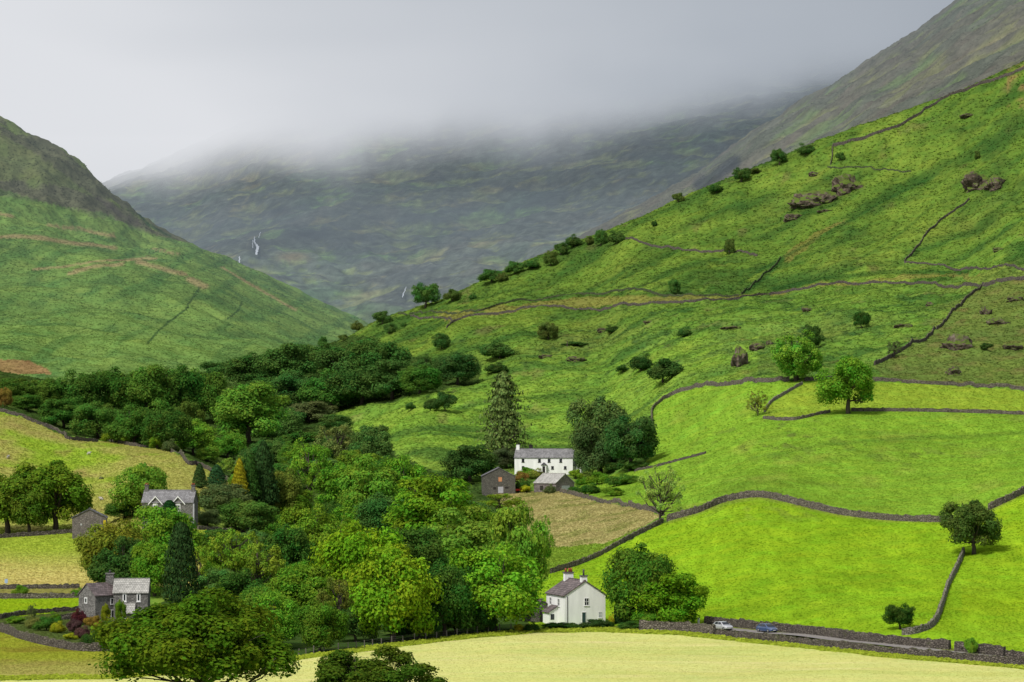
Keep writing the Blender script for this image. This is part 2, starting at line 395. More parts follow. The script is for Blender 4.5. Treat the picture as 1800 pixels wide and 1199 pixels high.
def ground_z(x, y):
    """height of the ground sheet at world x, y"""
    px = 900 + F*x/y
    i = min(max((px-pxA[0])/3.2, 0), len(pxA)-1.001); k = int(i); u = i-k
    j = min(max(int(np.searchsorted(dA, y))-1, 0), len(dA)-2); v = min(max((y-dA[j])/(dA[j+1]-dA[j]), 0), 1)
    return float((ZA[k, j]*(1-u)+ZA[k+1, j]*u)*(1-v) + (ZA[k, j+1]*(1-u)+ZA[k+1, j+1]*u)*v)
CREST = int(np.searchsorted(dA, 1500))
START = int(np.searchsorted(dA, 250))
def spot(px, py, maxd=1500):
    """survey sight (azimuth, row) -> point on the ground"""
    i = min(max((px-pxA[0])/3.2, 0), len(pxA)-1.001); k = int(i); u = i-k
    prof = PYA[k]*(1-u) + PYA[k+1]*u
    seg = prof[START:CREST+1]
    hit = np.nonzero(seg <= py)[0]
    if len(hit) == 0: j = int(np.argmin(seg)); d = dA[START+j]
    elif hit[0] == 0: d = dA[START]
    else:
        j = hit[0]; a, b = seg[j-1], seg[j]
        t = (a-py)/(a-b) if a != b else 0
        d = dA[START+j-1]*(1-t) + dA[START+j]*t
    x = (px-900)/F*d
    return Vector((x, d, ground_z(x, d)))

# colours (reflectance, plus fold and hollow shade painted in on the fell)
n_a = fbm(X/35, Y/55, 4); n_b = fbm(X/9+7, Y/14, 4); n_c = fbm(X/120, Y/160+9, 3)
Cc = np.empty(X.shape+(3,)); Cc[:] = (0.110, 0.218, 0.028)
Cc = lerp3(Cc, (0.185, 0.300, 0.038), sstep(0.0, 0.5, n_a + 0.45*n_b))
Cc = lerp3(Cc, (0.046, 0.112, 0.022), 0.9*sstep(0.0, 0.4, -n_a*0.7 + 0.6*n_b))  # light and dark patches put fold shading into the turf colour
Cc = lerp3(Cc, (0.165, 0.200, 0.042), 0.5*sstep(0.1, 0.45, n_c))
Cc = lerp3(Cc, (0.175, 0.320, 0.032), 0.65*sstep(880, 930, Y)*(1-sstep(1020, 1180, Y))*(PX < 1330))
hollow_shade = sstep(0.02, 0.45, -lump)*(~fields)*(~soft)
Cc = lerp3(Cc, (0.022, 0.060, 0.012), 0.45*hollow_shade)  # shade between bracken lumps painted into the low spots
Cc = lerp3(Cc, (0.10, 0.17, 0.024), 0.35*sstep(1150, 1350, Y))
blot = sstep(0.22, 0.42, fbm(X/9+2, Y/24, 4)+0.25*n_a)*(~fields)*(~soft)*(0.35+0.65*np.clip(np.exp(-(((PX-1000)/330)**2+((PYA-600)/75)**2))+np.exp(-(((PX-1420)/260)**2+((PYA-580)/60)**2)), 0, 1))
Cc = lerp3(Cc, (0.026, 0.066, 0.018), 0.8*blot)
Cc = lerp3(Cc, (0.15, 0.135, 0.05), 0.45*sstep(0.3, 0.5, fbm(X/16+30, Y/30, 4))*(~fields)*(Y > 900))
fold_shade = fbm((X+0.55*Y)/95, (Y-0.55*X)/30+2*n_c, 3)
Cc = lerp3(Cc, (0.035, 0.095, 0.018), 0.72*sstep(0.02, 0.36, fold_shade)*(~fields))  # shaded sides of the folds painted as diagonal dark bands
Cc = lerp3(Cc, (0.175, 0.275, 0.034), 0.45*sstep(0.05, 0.42, -fold_shade)*(~fields))  # sunlit sides of the folds painted lighter
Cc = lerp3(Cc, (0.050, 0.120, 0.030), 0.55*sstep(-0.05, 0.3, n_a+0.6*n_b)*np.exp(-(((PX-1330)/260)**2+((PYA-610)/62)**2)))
Cc = np.where((fields | soft)[..., None], Cc, Cc*np.array([1.10, 1.02, 1.12])*(1-0.17*sstep(1050, 1350, Y))[..., None])
def paint(mask, c, a=1.0):
    global Cc
    Cc = lerp3(Cc, c, np.asarray(mask, float)*a)
paint(M['ruddy'] & (Y > 850), (0.115, 0.155, 0.036), 0.75)
paint(M['ruddy']*sstep(0.0, 0.5, n_b), (0.17, 0.13, 0.05), 0.5)
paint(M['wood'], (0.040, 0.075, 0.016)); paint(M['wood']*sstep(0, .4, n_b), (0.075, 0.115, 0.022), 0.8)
paint(M['mound'] & (Y > 1000), (0.25, 0.145, 0.06), 0.9)
paint(M['trackp'] & (Y > 1000), (0.215, 0.185, 0.05), 0.6)
paint(M['streak'] & (Y > 1000), (0.17, 0.15, 0.04), 0.6)
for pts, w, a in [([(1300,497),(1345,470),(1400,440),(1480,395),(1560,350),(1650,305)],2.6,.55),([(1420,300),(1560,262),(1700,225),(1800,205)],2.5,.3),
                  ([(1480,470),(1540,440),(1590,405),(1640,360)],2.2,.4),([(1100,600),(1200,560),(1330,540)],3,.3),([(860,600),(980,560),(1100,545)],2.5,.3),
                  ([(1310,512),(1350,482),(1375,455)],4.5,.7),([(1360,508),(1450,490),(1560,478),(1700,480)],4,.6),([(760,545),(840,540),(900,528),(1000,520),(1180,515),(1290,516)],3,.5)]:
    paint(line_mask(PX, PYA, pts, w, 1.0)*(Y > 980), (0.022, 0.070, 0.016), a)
paint((PX > 1770)*(PX < 2000)*sstep(0, .3, n_b)*(PYA < 190)*(Y > 1250), (0.22, 0.15, 0.06), 0.7)
# pastures
paint(M['brown'] & farm, (0.35, 0.31, 0.12)); paint((M['brown'] & farm)*sstep(-0.05, 0.4, n_b), (0.20, 0.22, 0.055), 0.8)
paint(M['weed'] & farm, (0.155, 0.25, 0.025))
paint(M['mid'] & farm, (0.200, 0.350, 0.030)); paint((M['mid'] & farm)*sstep(0.0, 0.5, n_a+0.3*n_b), (0.150, 0.260, 0.026), 0.7)
paint((M['mid'] & farm)*sstep(0.1, 0.5, fbm(X/14, Y/45, 3)), (0.255, 0.315, 0.05), 0.5)
paint(M['strip'] & farm, (0.245, 0.335, 0.032), 0.8)
paint(M['low'] & farm, (0.228, 0.385, 0.016)); paint((M['low'] & farm)*sstep(0.0, 0.6, n_b+n_a*0.5), (0.160, 0.295, 0.012), 0.7)
paint((M['low'] & farm)*sstep(0.05, 0.5, fbm(X/10, Y/40, 3)), (0.250, 0.40, 0.022), 0.45)
paint((M['low'] & farm)*(PX > 1690)*sstep(-.2, .4, n_a), (0.25, 0.33, 0.01), 0.5)
mott = sstep(-0.05, 0.35, fbm(X/4.5, Y/22, 3)); mott2 = sstep(0.0, 0.4, fbm(X/2.2+9, Y/12, 2))
paint((M['low'] | M['mid'] | M['strip']) & farm & (mott > 0), (0.10, 0.21, 0.012), 0.0)
Cc = Cc*(1+((M['low'] | M['mid'] | M['strip'] | M['lstrip'] | M['lmid']) & farm)[..., None]*(0.16*(mott-0.5)+0.10*(mott2-0.5))[..., None])
rush = sstep(0.1, 0.35, fbm(X/5+3, Y/20, 3)+0.25*fbm(X/40, Y/60, 2))
paint((M['mid'] & farm)*rush*np.exp(-(((PX-1370)/130)**2+((PYA-770)/38)**2)), (0.105, 0.14, 0.03), 0.8)
paint((M['mid'] & farm)*rush*np.exp(-(((PX-1640)/140)**2+((PYA-805)/25)**2)), (0.12, 0.17, 0.03), 0.7)
paint(line_mask(PX, PYA, [(1350,802),(1450,782),(1560,772),(1700,768),(1850,757)], 3.5, 1.4)*(M['mid'] & farm), (0.10, 0.185, 0.022), 0.55)
paint((M['low'] & farm)*rush*np.exp(-(((PX-1350)/200)**2+((PYA-900)/16)**2)), (0.16, 0.235, 0.03), 0.6)
paint((M['low'] | M['mid'])*farm*line_mask(PX, PYA, [(1172,917),(1225,902),(1270,884),(1330,874),(1380,882),(1430,895),(1480,905),(1560,914),(1676,916),(1738,897),(1800,867)], 4, 1.5), (0.20, 0.22, 0.05), 0.5)
tan = sstep(-0.25, 0.25, n_a+0.4*n_b+0.15)
paint(M['bank'] & farm, (0.24, 0.355, 0.03)); paint((M['bank'] & farm)*tan, (0.355, 0.315, 0.095), 0.75)
paint((M['bank'] & farm)*sstep(0.1, 0.5, n_b), (0.28, 0.21, 0.08), 0.45)
paint(M['lmid'] & farm, (0.30, 0.39, 0.04)); paint((M['lmid'] & farm)*sstep(955, 1015, PYA+18*n_a), (0.50, 0.42, 0.14), 0.9)
paint(M['lverge'] & farm, (0.24, 0.23, 0.06))
paint(M['lstrip'] & farm, (0.235, 0.35, 0.012))
paint(M['garden'] & farm, (0.075, 0.105, 0.025))
paint(M['llow'] & farm, (0.255, 0.285, 0.028)); paint((M['llow'] & farm)*sstep(0.0, 0.4, n_b), (0.19, 0.15, 0.025), 0.6)
paint((M['llow'] & farm)*sstep(1152, 1180, PYA+8*n_b), (0.33, 0.30, 0.09), 0.7)
paint(M['verge'] & farm, (0.16, 0.19, 0.03))
paint(M['front'] & farm, (0.31, 0.38, 0.035))
fr = inpoly(jx, jy-7, POLY['front']) & farm
paint(fr, (0.535, 0.545, 0.18)); paint(fr*sstep(0.0, 0.5, fbm(X/40, Y/10, 4)), (0.535, 0.53, 0.19), 0.8)
paint(fr*sstep(-0.05, 0.45, fbm(X/55+8, Y/14, 4)), (0.45, 0.49, 0.135), 0.7)
paint(fr*sstep(0.1, 0.6, fbm(X/25+5, Y/4, 3)), (0.66, 0.58, 0.28), 0.5)
paint(Y < 300, (0.12, 0.2, 0.03), 1.0)
al = np.clip(rough, 0.16, 0.8)
al = np.where(fr, 0.08, al)
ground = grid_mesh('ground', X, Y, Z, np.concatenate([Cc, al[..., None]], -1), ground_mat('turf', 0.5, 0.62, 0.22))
tag(ground, kind='structure')

# the same ground carried on, low and flat, out to the horizon
me = bpy.data.meshes.new('plain')
me.from_pydata([(-26000, 1700, -28), (26000, 1700, -28), (26000, 40000, -28), (-26000, 40000, -28)], [], [(0, 1, 2, 3)])
me.materials.append(simple_mat('distant_turf', (0.07, 0.12, 0.03), 0.3, 0.01))
tag(link(bpy.data.objects.new('terrain', me)), kind='structure')

# ------------------------------------------------------------------ the fells
GRIDS = {}
def fell(name, cols, d0, d1, nd, step, disp, paintf, mat, lo=-270, hi=2070):
    lo = max(lo, min(cols)); hi = min(hi, max(cols))
    pxs = np.arange(lo, hi+1, step); ds = np.geomspace(d0, d1, nd)
    P = table(cols, pxs, ds)
    y = np.broadcast_to(ds[None, :], P.shape).copy(); x = (pxs[:, None]-900)/F*y; z = (HZ-P)/F*y
    z = z + disp(x, y, z)
    px = np.broadcast_to(pxs[:, None], P.shape); py = HZ-F*z/y
    C = paintf(x, y, z, px, py)
    o = grid_mesh(name, x, y, z, C, mat)
    tag(o, kind='structure'); GRIDS[name] = (x, y, z, C[..., :3], px, py)
    return o, pxs, ds, z, py

def disp_l(x, y, z):
    crag = sstep(1980, 2200, y)*sstep(420, 250, (x/y*F+900))
    e = sstep(1150, 1300, y)
    return e*(fbm(x/150, y/200, 3)*7 + fbm((x+0.5*y)/45, (y-0.4*x)/60, 3)*5.0 + fbm(x/12, y/18, 3)*0.9) + crag*((ridged(x/60, y/80, 4)-0.75)*12)
def paint_l(x, y, z, px, py):
    a = fbm(x/80, y/120, 4); b = fbm(x/22, y/40, 4)
    C = np.empty(x.shape+(3,)); C[:] = (0.135, 0.225, 0.056)
    C = lerp3(C, (0.185, 0.285, 0.066), sstep(0.0, 0.5, a+0.4*b)*0.8)
    C = lerp3(C, (0.070, 0.145, 0.044), 0.7*sstep(0.0, 0.4, b-0.5*a))
    dk = sstep(0.1, 0.5, noise2((px*0.55+py*1.0)/26+0.6*a, (px-py)/160))
    C = lerp3(C, (0.060, 0.140, 0.04), 0.55*dk)
    crag = np.maximum(inpoly(px, py, [(-400,-300),(330,-300),(335,428),(262,412),(180,374),(100,362),(0,332),(-400,250)]).astype(float), 0)
    C = lerp3(C, (0.135, 0.140, 0.060), 0.62*crag)
    edge = inpoly(px, py, [(-400,-300),(330,-300),(335,428),(262,408),(215,385),(150,335),(60,268),(0,236),(-400,100)]).astype(float)
    band = inpoly(px, py, [(-100,318),(60,318),(120,330),(190,355),(250,395),(230,402),(160,380),(90,358),(0,345),(-100,345)]).astype(float)
    rk = sstep(0.02, 0.25, ridged(x/55+3, y/85, 4)-0.02+0.3*b)
    C = lerp3(C, (0.088, 0.078, 0.066), np.clip(crag*0.30+edge*0.35+band*0.40, 0, 0.9)*rk)
    C = lerp3(C, (0.27, 0.165, 0.075), 0.85*inpoly(px+5*b, py+3*b, [(-400,628),(0,632),(50,634),(85,650),(92,659),(40,656),(-400,652)]))
    for pts, w in [([(-100,405),(0,418),(60,417),(130,428),(200,436)],5),([(85,395),(150,405),(200,415)],4),([(60,474),(130,466),(200,458),(275,456)],3.5),
                   ([(120,480),(170,470),(215,464)],4),([(245,462),(285,472),(322,482)],6),([(335,492),(358,503)],8),([(-100,372),(0,376),(20,380)],4),([(270,438),(310,444)],3),([(390,470),(440,500),(520,545)],2.5)]:
        C = lerp3(C, (0.31, 0.235, 0.12), 0.75*line_mask(px+6*b, py+5*b, pts, w, 1.2, 1.6))
    for pts, w in [([(350,505),(325,545),(285,575),(258,605)],1.6),([(425,530),(420,545),(400,560)],1.5),([(230,355),(260,395),(300,415)],2)]:
        C = lerp3(C, (0.022, 0.06, 0.022), 0.8*line_mask(px+4*b, py, pts, w, 1.0))
    return np.concatenate([C, np.full(x.shape+(1,), 0.75)], -1)
fell('left_fell', FELL_L, 1150, 3200, 520, 2.6, disp_l, paint_l, ground_mat('fell_grass', 0.16, 0.5, 0.9))

def disp_c(x, y, z):
    e = sstep(2400, 2700, y)
    return e*(fbm(x/260, y/260, 3)*16 + ridged((x+0.35*z)/90, (y+0.8*z)/130, 4)*10 + fbm(x/22, y/30, 3)*2.5)
def paint_c(x, y, z, px, py):
    a = fbm(x/140, y/170, 4); b = fbm(x/40, y/65, 4)
    C = np.empty(x.shape+(3,)); C[:] = (0.165, 0.190, 0.085)
    C = lerp3(C, (0.120, 0.225, 0.075), 0.8*sstep(-0.05, 0.35, a))
    C = lerp3(C, (0.230, 0.190, 0.105), 0.6*sstep(0.0, 0.5, b-0.5*a))
    rk = sstep(0.12, 0.45, ridged((x+0.35*z)/90, (y+0.8*z)/130, 4)*0.5+0.5*ridged(x/60+8, (y+z)/60, 4)-0.08)
    C = lerp3(C, (0.070, 0.085, 0.090), 0.75*sstep(0.25, 0.9, rk)*sstep(640, 540, py))
    C = lerp3(C, (0.092, 0.19, 0.055), 0.75*(sstep(470, 560, py)*sstep(-.2, .3, a)))
    for c, r in [((520,455),30),((1040,0),1),((560,415),26),((505,370),22),((760,460),30)]:
        pass
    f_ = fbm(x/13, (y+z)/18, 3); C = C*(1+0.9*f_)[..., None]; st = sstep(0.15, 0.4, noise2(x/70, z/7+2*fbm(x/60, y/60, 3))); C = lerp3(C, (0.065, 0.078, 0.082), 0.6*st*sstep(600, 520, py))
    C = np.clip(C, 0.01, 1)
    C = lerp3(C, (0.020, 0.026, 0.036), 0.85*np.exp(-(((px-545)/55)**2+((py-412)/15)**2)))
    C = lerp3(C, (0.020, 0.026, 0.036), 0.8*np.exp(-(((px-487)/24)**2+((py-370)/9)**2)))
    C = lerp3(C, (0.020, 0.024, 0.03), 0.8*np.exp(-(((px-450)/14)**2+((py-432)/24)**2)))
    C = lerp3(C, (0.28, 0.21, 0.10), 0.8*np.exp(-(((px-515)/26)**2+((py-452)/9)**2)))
    return np.concatenate([C, np.full(x.shape+(1,), 0.8)], -1)
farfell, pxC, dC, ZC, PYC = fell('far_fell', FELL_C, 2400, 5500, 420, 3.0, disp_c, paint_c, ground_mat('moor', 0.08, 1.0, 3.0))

def disp_r(x, y, z):
    e = sstep(1650, 1800, y)
    return e*(fbm(x/150, y/180, 3)*8 + ridged((x-0.4*z)/60, (y+z)/90, 4)*9 + fbm(x/14, y/20, 3)*1.6)
def paint_r(x, y, z, px, py):
    a = fbm((x-0.8*z)/90, y/150, 4); b = fbm(x/30, y/40, 4)
    C = np.empty(x.shape+(3,)); C[:] = (0.165, 0.170, 0.088)
    C = lerp3(C, (0.110, 0.160, 0.072), 0.8*sstep(-0.12, 0.25, a))
    C = lerp3(C, (0.200, 0.160, 0.085), 0.6*sstep(0.05, 0.45, b-0.4*a))
    rk = sstep(0.05, 0.35, ridged((x-0.4*z)/60, (y+z)/90, 4)*0.6+0.5*b)
    C = lerp3(C, (0.092, 0.088, 0.088), 0.7*rk)
    C = lerp3(C, (0.035, 0.04, 0.05), 0.8*line_mask(px, py+6*b, [(1255,310),(1290,285),(1230,325)], 12, 1.2))
    return np.concatenate([C, np.full(x.shape+(1,), 0.8)], -1)
fell('right_fell', FELL_R, 1650, 3400, 420, 2.6, disp_r, paint_r, ground_mat('scree', 0.07, 0.8, 2.2), 850, 2070)

def spot_c(px, py):
    i = min(max((px-pxC[0])/3.0, 0), len(pxC)-1.001); k = int(i); u = i-k
    prof = PYC[k]*(1-u)+PYC[k+1]*u; zz = ZC[k]*(1-u)+ZC[k+1]*u
    j = int(np.nonzero(prof <= py)[0][0]); j = max(j, 1)
    t = (prof[j-1]-py)/(prof[j-1]-prof[j])
    d = dC[j-1]*(1-t)+dC[j]*t
    return Vector(((px-900)/F*d, d, (HZ-py)/F*d))

# ------------------------------------------------------------------ standing growth: bracken, rushes and grass (uncountable)
def tuft_mat(name):
    m, nt, out = new_mat(name)
    at = N(nt, 'ShaderNodeAttribute'); at.attribute_name = 'shade'
    d = N(nt, 'ShaderNodeBsdfDiffuse'); t = N(nt, 'ShaderNodeBsdfTranslucent')
    nt.links.new(at.outputs['Color'], d.inputs['Color']); nt.links.new(at.outputs['Color'], t.inputs['Color'])
    mx = N(nt, 'ShaderNodeMixShader'); mx.inputs[0].default_value = 0.42
    nt.links.new(d.outputs[0], mx.inputs[1]); nt.links.new(t.outputs[0], mx.inputs[2]); nt.links.new(mx.outputs[0], out.inputs[0]); return m
TUFT = tuft_mat('frond')
def growth(name, label, n, mask, XX, YY, ZZ, CC, size, lift, up, var, seed, blades=2):
    g = np.random.default_rng(seed)
    ii, jj = np.nonzero(mask[:-1, :-1])
    k = g.integers(0, len(ii), n); i = ii[k]; j = jj[k]; u = g.random(n); v = g.random(n)
    def bl(A): return A[i, j]*(1-u)*(1-v)+A[i+1, j]*u*(1-v)+A[i, j+1]*(1-u)*v+A[i+1, j+1]*u*v
    P = np.stack([bl(XX), bl(YY), bl(ZZ)], -1)
    cl = CC[i, j]*(1+var*np.clip(g.normal(size=n), -1.0, 2.0))[:, None]
    sz = size(P[:, 1])*g.uniform(0.6, 1.4, n)
    Vs, Cs = [], []
    for b in range(blades):
        az = g.random(n)*6.283
        nn = unit_(np.stack([0.75*np.cos(az)-0.22, 0.75*np.sin(az)-0.45, np.full(n, up)*g.uniform(0.6, 1.5, n)], -1))
        t = unit_(np.cross(nn, np.array([0, 0, 1.0]))); w = np.cross(t, nn); w = w*np.sign(w[:, 2:3])
        Q = P + np.stack([g.normal(size=n)*sz*0.25, g.normal(size=n)*sz*0.25, np.zeros(n)], -1)
        h = (sz*lift*g.uniform(0.7, 1.3, n))[:, None]; wd = (sz*0.5)[:, None]
        Vs.append(np.stack([Q-w*h*0.15, Q+t*wd+w*h*0.55, Q+w*h, Q-t*wd+w*h*0.5], 1)); Cs.append(cl*g.uniform(0.85, 1.15, n)[:, None])
    V = np.concatenate(Vs); C = np.clip(np.concatenate(Cs), 0.004, 0.8); m_ = len(V)
    me = np_mesh(name, V.reshape(-1, 3), np.arange(m_*4).reshape(m_, 4), [TUFT])
    a = me.color_attributes.new('shade', 'FLOAT_COLOR', 'POINT'); c4 = np.ones((m_*4, 4), np.float32); c4[:, :3] = np.repeat(C, 4, 0); a.data.foreach_set('color', c4.ravel())
    tag(link(bpy.data.objects.new(name, me)), label, 'ground cover', None, 'stuff')
def unit_(v): return v/np.maximum(np.linalg.norm(v, axis=-1, keepdims=True), 1e-9)
inview = (PX > -60) & (PX < 1870) & (PYA < 1230)
rd = np.zeros(X.shape, bool)
hill = inview & (rough > 0.9) & (Y > 700) & (Y < 1520)
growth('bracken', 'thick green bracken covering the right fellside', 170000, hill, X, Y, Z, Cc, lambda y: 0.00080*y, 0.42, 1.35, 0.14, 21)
gr_ = inview & (M['low'] | M['mid'] | M['lstrip'] | M['llow'] | M['verge'] | M['lverge'] | M['garden']) & farm & (Y > 370)
growth('grass', 'short green pasture grass in the walled fields', 120000, gr_, X, Y, Z, Cc, lambda y: 0.00062*y, 0.40, 1.3, 0.10, 22)
rs_ = inview & (M['bank'] | M['brown'] | M['weed'] | M['lmid']) & farm
growth('rough_grass', 'rough tan and green grass on the unmown banks', 55000, rs_, X, Y, Z, Cc, lambda y: 0.00065*y, 0.5, 1.0, 0.12, 23)
growth('stubble', 'dry straw coloured cut grass in the nearest field', 60000, inview & fr & (Y > 330), X, Y, Z, Cc, lambda y: 0.00055*y, 0.22, 2.0, 0.06, 24)

edge_ = inview & M['front'] & (~fr) & (Y > 330)
growth('verge_grass', 'longer green grass along the edge of the straw field', 9000, edge_, X, Y, Z, Cc, lambda y: 0.0011*y, 0.6, 0.9, 0.2, 27)
x_, y_, z_, c_, px_, py_ = GRIDS['left_fell']
growth('fell_bracken', 'soft green bracken and grass over the left fell', 90000, (px_ > -60) & (px_ < 660) & (y_ > 1250) & (y_ < 2390), x_, y_, z_, c_, lambda y: 0.00072*y, 0.35, 1.6, 0.11, 25)
x_, y_, z_, c_, px_, py_ = GRIDS['right_fell']
growth('fell_grass', 'pale moor grass and heather over the right far fell', 40000, (px_ > 900) & (px_ < 1850) & (y_ > 1700) & (y_ < 2670), x_, y_, z_, c_, lambda y: 0.0006*y, 0.3, 1.5, 0.10, 26)
# ------------------------------------------------------------------ foliage
def leaf_mat(name, trans=0.32):
    m, nt, out = new_mat(name)
    oi = N(nt, 'ShaderNodeObjectInfo')
    at = N(nt, 'ShaderNodeAttribute'); at.attribute_name = 'shade'
    rr = ramp(nt, [(0.0, 0.86), (1.0, 1.14)]); nt.links.new(oi.outputs['Random'], rr.inputs[0])
    c = mixc(nt, 1.0, oi.outputs['Color'], rr.outputs[0], 'MULTIPLY')
    c = mixc(nt, 1.0, c, (1.95, 2.05, 1.5), 'MULTIPLY')
    hs = N(nt, 'ShaderNodeHueSaturation'); nt.links.new(c, hs.inputs['Color'])
    sep = N(nt, 'ShaderNodeSeparateColor'); nt.links.new(at.outputs['Color'], sep.inputs[0])
    nt.links.new(mathn(nt, 'ADD', mathn(nt, 'MULTIPLY', sep.outputs[1], 0.06), 0.47), hs.inputs['Hue'])
    nt.links.new(sep.outputs[0], hs.inputs['Value'])
    d = N(nt, 'ShaderNodeBsdfDiffuse'); t = N(nt, 'ShaderNodeBsdfTranslucent')
    nt.links.new(hs.outputs[0], d.inputs['Color']); nt.links.new(hs.outputs[0], t.inputs['Color'])
    mx = N(nt, 'ShaderNodeMixShader'); mx.inputs[0].default_value = trans
    nt.links.new(d.outputs[0], mx.inputs[1]); nt.links.new(t.outputs[0], mx.inputs[2])
    nt.links.new(mx.outputs[0], out.inputs[0])
    return m
LEAF = leaf_mat('leaves')
NEEDLE = leaf_mat('needles', 0.12)
BARK = simple_mat('bark', (0.085, 0.070, 0.055), 0.4, 6.0, 0.95, 0.03, 0.05, streak=True)

def unit(v): return v/np.maximum(np.linalg.norm(v, axis=-1, keepdims=True), 1e-9)
def leaf_quads(P, Nn, size, g, asp=1.5):
    """one small folded leaf spray per point"""
    n = len(P)
    t = unit(np.cross(Nn, g.normal(size=(n, 3)))); b = np.cross(Nn, t)
    s = (size*g.uniform(0.65, 1.35, n))[:, None]
    V = np.stack([P + t*s*0.5*asp, P + b*s*0.5 + Nn*s*0.08, P - t*s*0.5*asp, P - b*s*0.5 + Nn*s*0.08], 1)
    return V
def finish_crown(name, V, shade, hue, mat):
    n = len(V); me = np_mesh(name, V.reshape(-1, 3), np.arange(n*4).reshape(n, 4), [mat])
    a = me.color_attributes.new('shade', 'FLOAT_COLOR', 'POINT')
    c = np.ones((n*4, 4), np.float32); c[:, 0] = np.repeat(shade, 4); c[:, 1] = np.repeat(hue, 4)
    a.data.foreach_set('color', c.ravel())
    return me

def puff_crown(name, seed, centres, radii, per, leaf, flat=0.85, updir=0.35, vol=0.25, mat=None):
    g = np.random.default_rng(seed)
    Vs, Sh, Hu = [], [], []
    mid = centres.mean(0)
    for c, r in zip(centres, radii):
        n = int(per*(r/np.mean(radii))**1.6)
        out = unit(c-mid)
        v = unit(g.normal(size=(n, 3)) + 0.55*out + np.array([0, 0, updir]))
        rad = r*np.where(g.random(n) < vol, g.uniform(0.3, 0.85, n), g.uniform(0.82, 1.08, n))
        # ragged puffs: radius wobbles with direction
        rad = rad*(1 + 0.22*np.sin(v[:, 0]*5+seed+c[0]*40)*np.cos(v[:, 1]*5+c[1]*40) + 0.12*g.normal(size=n))
        P = c + v*rad[:, None]*np.array([1, 1, flat])
        nn = unit(v + 0.38*g.normal(size=(n, 3)) + np.array([0, 0, 0.30]))
        Vs.append(leaf_quads(P, nn, leaf, g))
        Sh.append(g.uniform(0.82, 1.12)*g.uniform(0.80, 1.22, n)); Hu.append(np.clip(0.5+0.25*g.normal()+0.22*g.normal(size=n), 0, 1))
    V = np.concatenate(Vs)
    return finish_crown(name, V, np.concatenate(Sh), np.concatenate(Hu), mat or LEAF), centres

def norm_pts(c, r, cb, top=1.0):
    lo = (c-r[:, None]).min(0); hi = (c+r[:, None]).max(0)
    sc = np.array([1/(hi[0]-lo[0]), 1/(hi[1]-lo[1]), (top-cb)/(hi[2]-lo[2])])
    c2 = (c-(lo+hi)/2)*sc; c2[:, 2] = (c[:, 2]-lo[2])*sc[2] + cb
    return c2

def dome_points(seed, n, cb, rx=0.36, top=0.9, rr=(0.11, 0.19), low=-0.55, lobes=0):
    g = np.random.default_rng(seed)
    v = unit(g.normal(size=(n*4, 3))); v = v[v[:, 2] > low][:n]
    u = np.where(g.random(len(v)) < 0.72, g.uniform(0.82, 1.0, len(v)), g.uniform(0.25, 0.8, len(v)))
    if lobes:
        ph = g.random(3)*6.28; az = np.arctan2(v[:, 1], v[:, 0])
        u = u*(1+0.16*np.sin(2*az+ph[0])+0.13*np.sin(3*az+ph[1]+3*v[:, 2])+0.10*np.sin(5*az+ph[2]))
    c = v*u[:, None]*np.array([rx, rx, (top-cb)/2*0.78]); r = g.uniform(*rr, len(v))*(1.05-0.25*np.abs(v[:, 2]))
    return norm_pts(c, r*np.array(1.0), cb), r

def trunk_mesh(name, seed, cents, h0=0.0, hs=0.28, top=0.62, r0=0.030, nl=9, aspect=1.0):
    g = np.random.default_rng(seed+99); m = MB()
    wob = g.normal(size=(5, 2))*0.012
    pts = [(wob[k, 0]*k, wob[k, 1]*k, h0-0.03+(top-h0+0.03)*k/4) for k in range(5)]
    m.tube(pts, [r0*1.25, r0, r0*0.82, r0*0.62, r0*0.35], 8)
    idx = g.permutation(len(cents))[:nl]
    for i in idx:
        c = cents[i]; zb = g.uniform(hs, top*0.92); zb = min(zb, max(hs*0.8, c[2]-0.06))
        k = (zb-h0)/(top-h0)*4; b = np.array([wob[1, 0]*k, wob[1, 1]*k, zb])
        mid = b*0.5+c*0.5+np.array([0, 0, -0.03])+g.normal(size=3)*0.015
        m.tube([b, mid, c*0.96+b*0.04], [r0*0.5, r0*0.32, r0*0.12], 5)
        for q in range(2):
            e = c + g.normal(size=3)*0.045
            m.tube([mid, (mid+e)/2+g.normal(size=3)*0.012, e], [r0*0.24, r0*0.15, r0*0.06], 4)
    return m.mesh(name, BARK, True)

PROTO = {}
def proto(key, crown, trunk): PROTO.setdefault(key, []).append((crown, trunk))
for s in range(4):      # full rounded woodland tree
    c, r = dome_points(10+s, 62, 0.02, lobes=1, low=-0.7)
    cr_, cc = puff_crown('foliage_round', 10+s, c, r, 300, 0.0245)
    proto('round', cr_, trunk_mesh('wood_round', 10+s, cc, hs=0.2, top=0.6))
for s in range(2):      # open grown field tree with a clear stem
    c, r = dome_points(30+s, 60, 0.10, rr=(0.10, 0.17), low=-0.7, lobes=1)
    cr_, cc = puff_crown('foliage_field', 30+s, c, r, 280, 0.024)
    proto('field', cr_, trunk_mesh('wood_field', 30+s, cc, hs=0.2, top=0.6, r0=0.034))
for s in range(2):      # flat layered sprays
    c, r = dome_points(40+s, 50, 0.02, rr=(0.13, 0.20), lobes=1)
    cr_, cc = puff_crown('foliage_layered', 40+s, c, r, 300, 0.0245, flat=0.58, updir=0.45)
    proto('layer', cr_, trunk_mesh('wood_layered', 40+s, cc, hs=0.2, top=0.65))
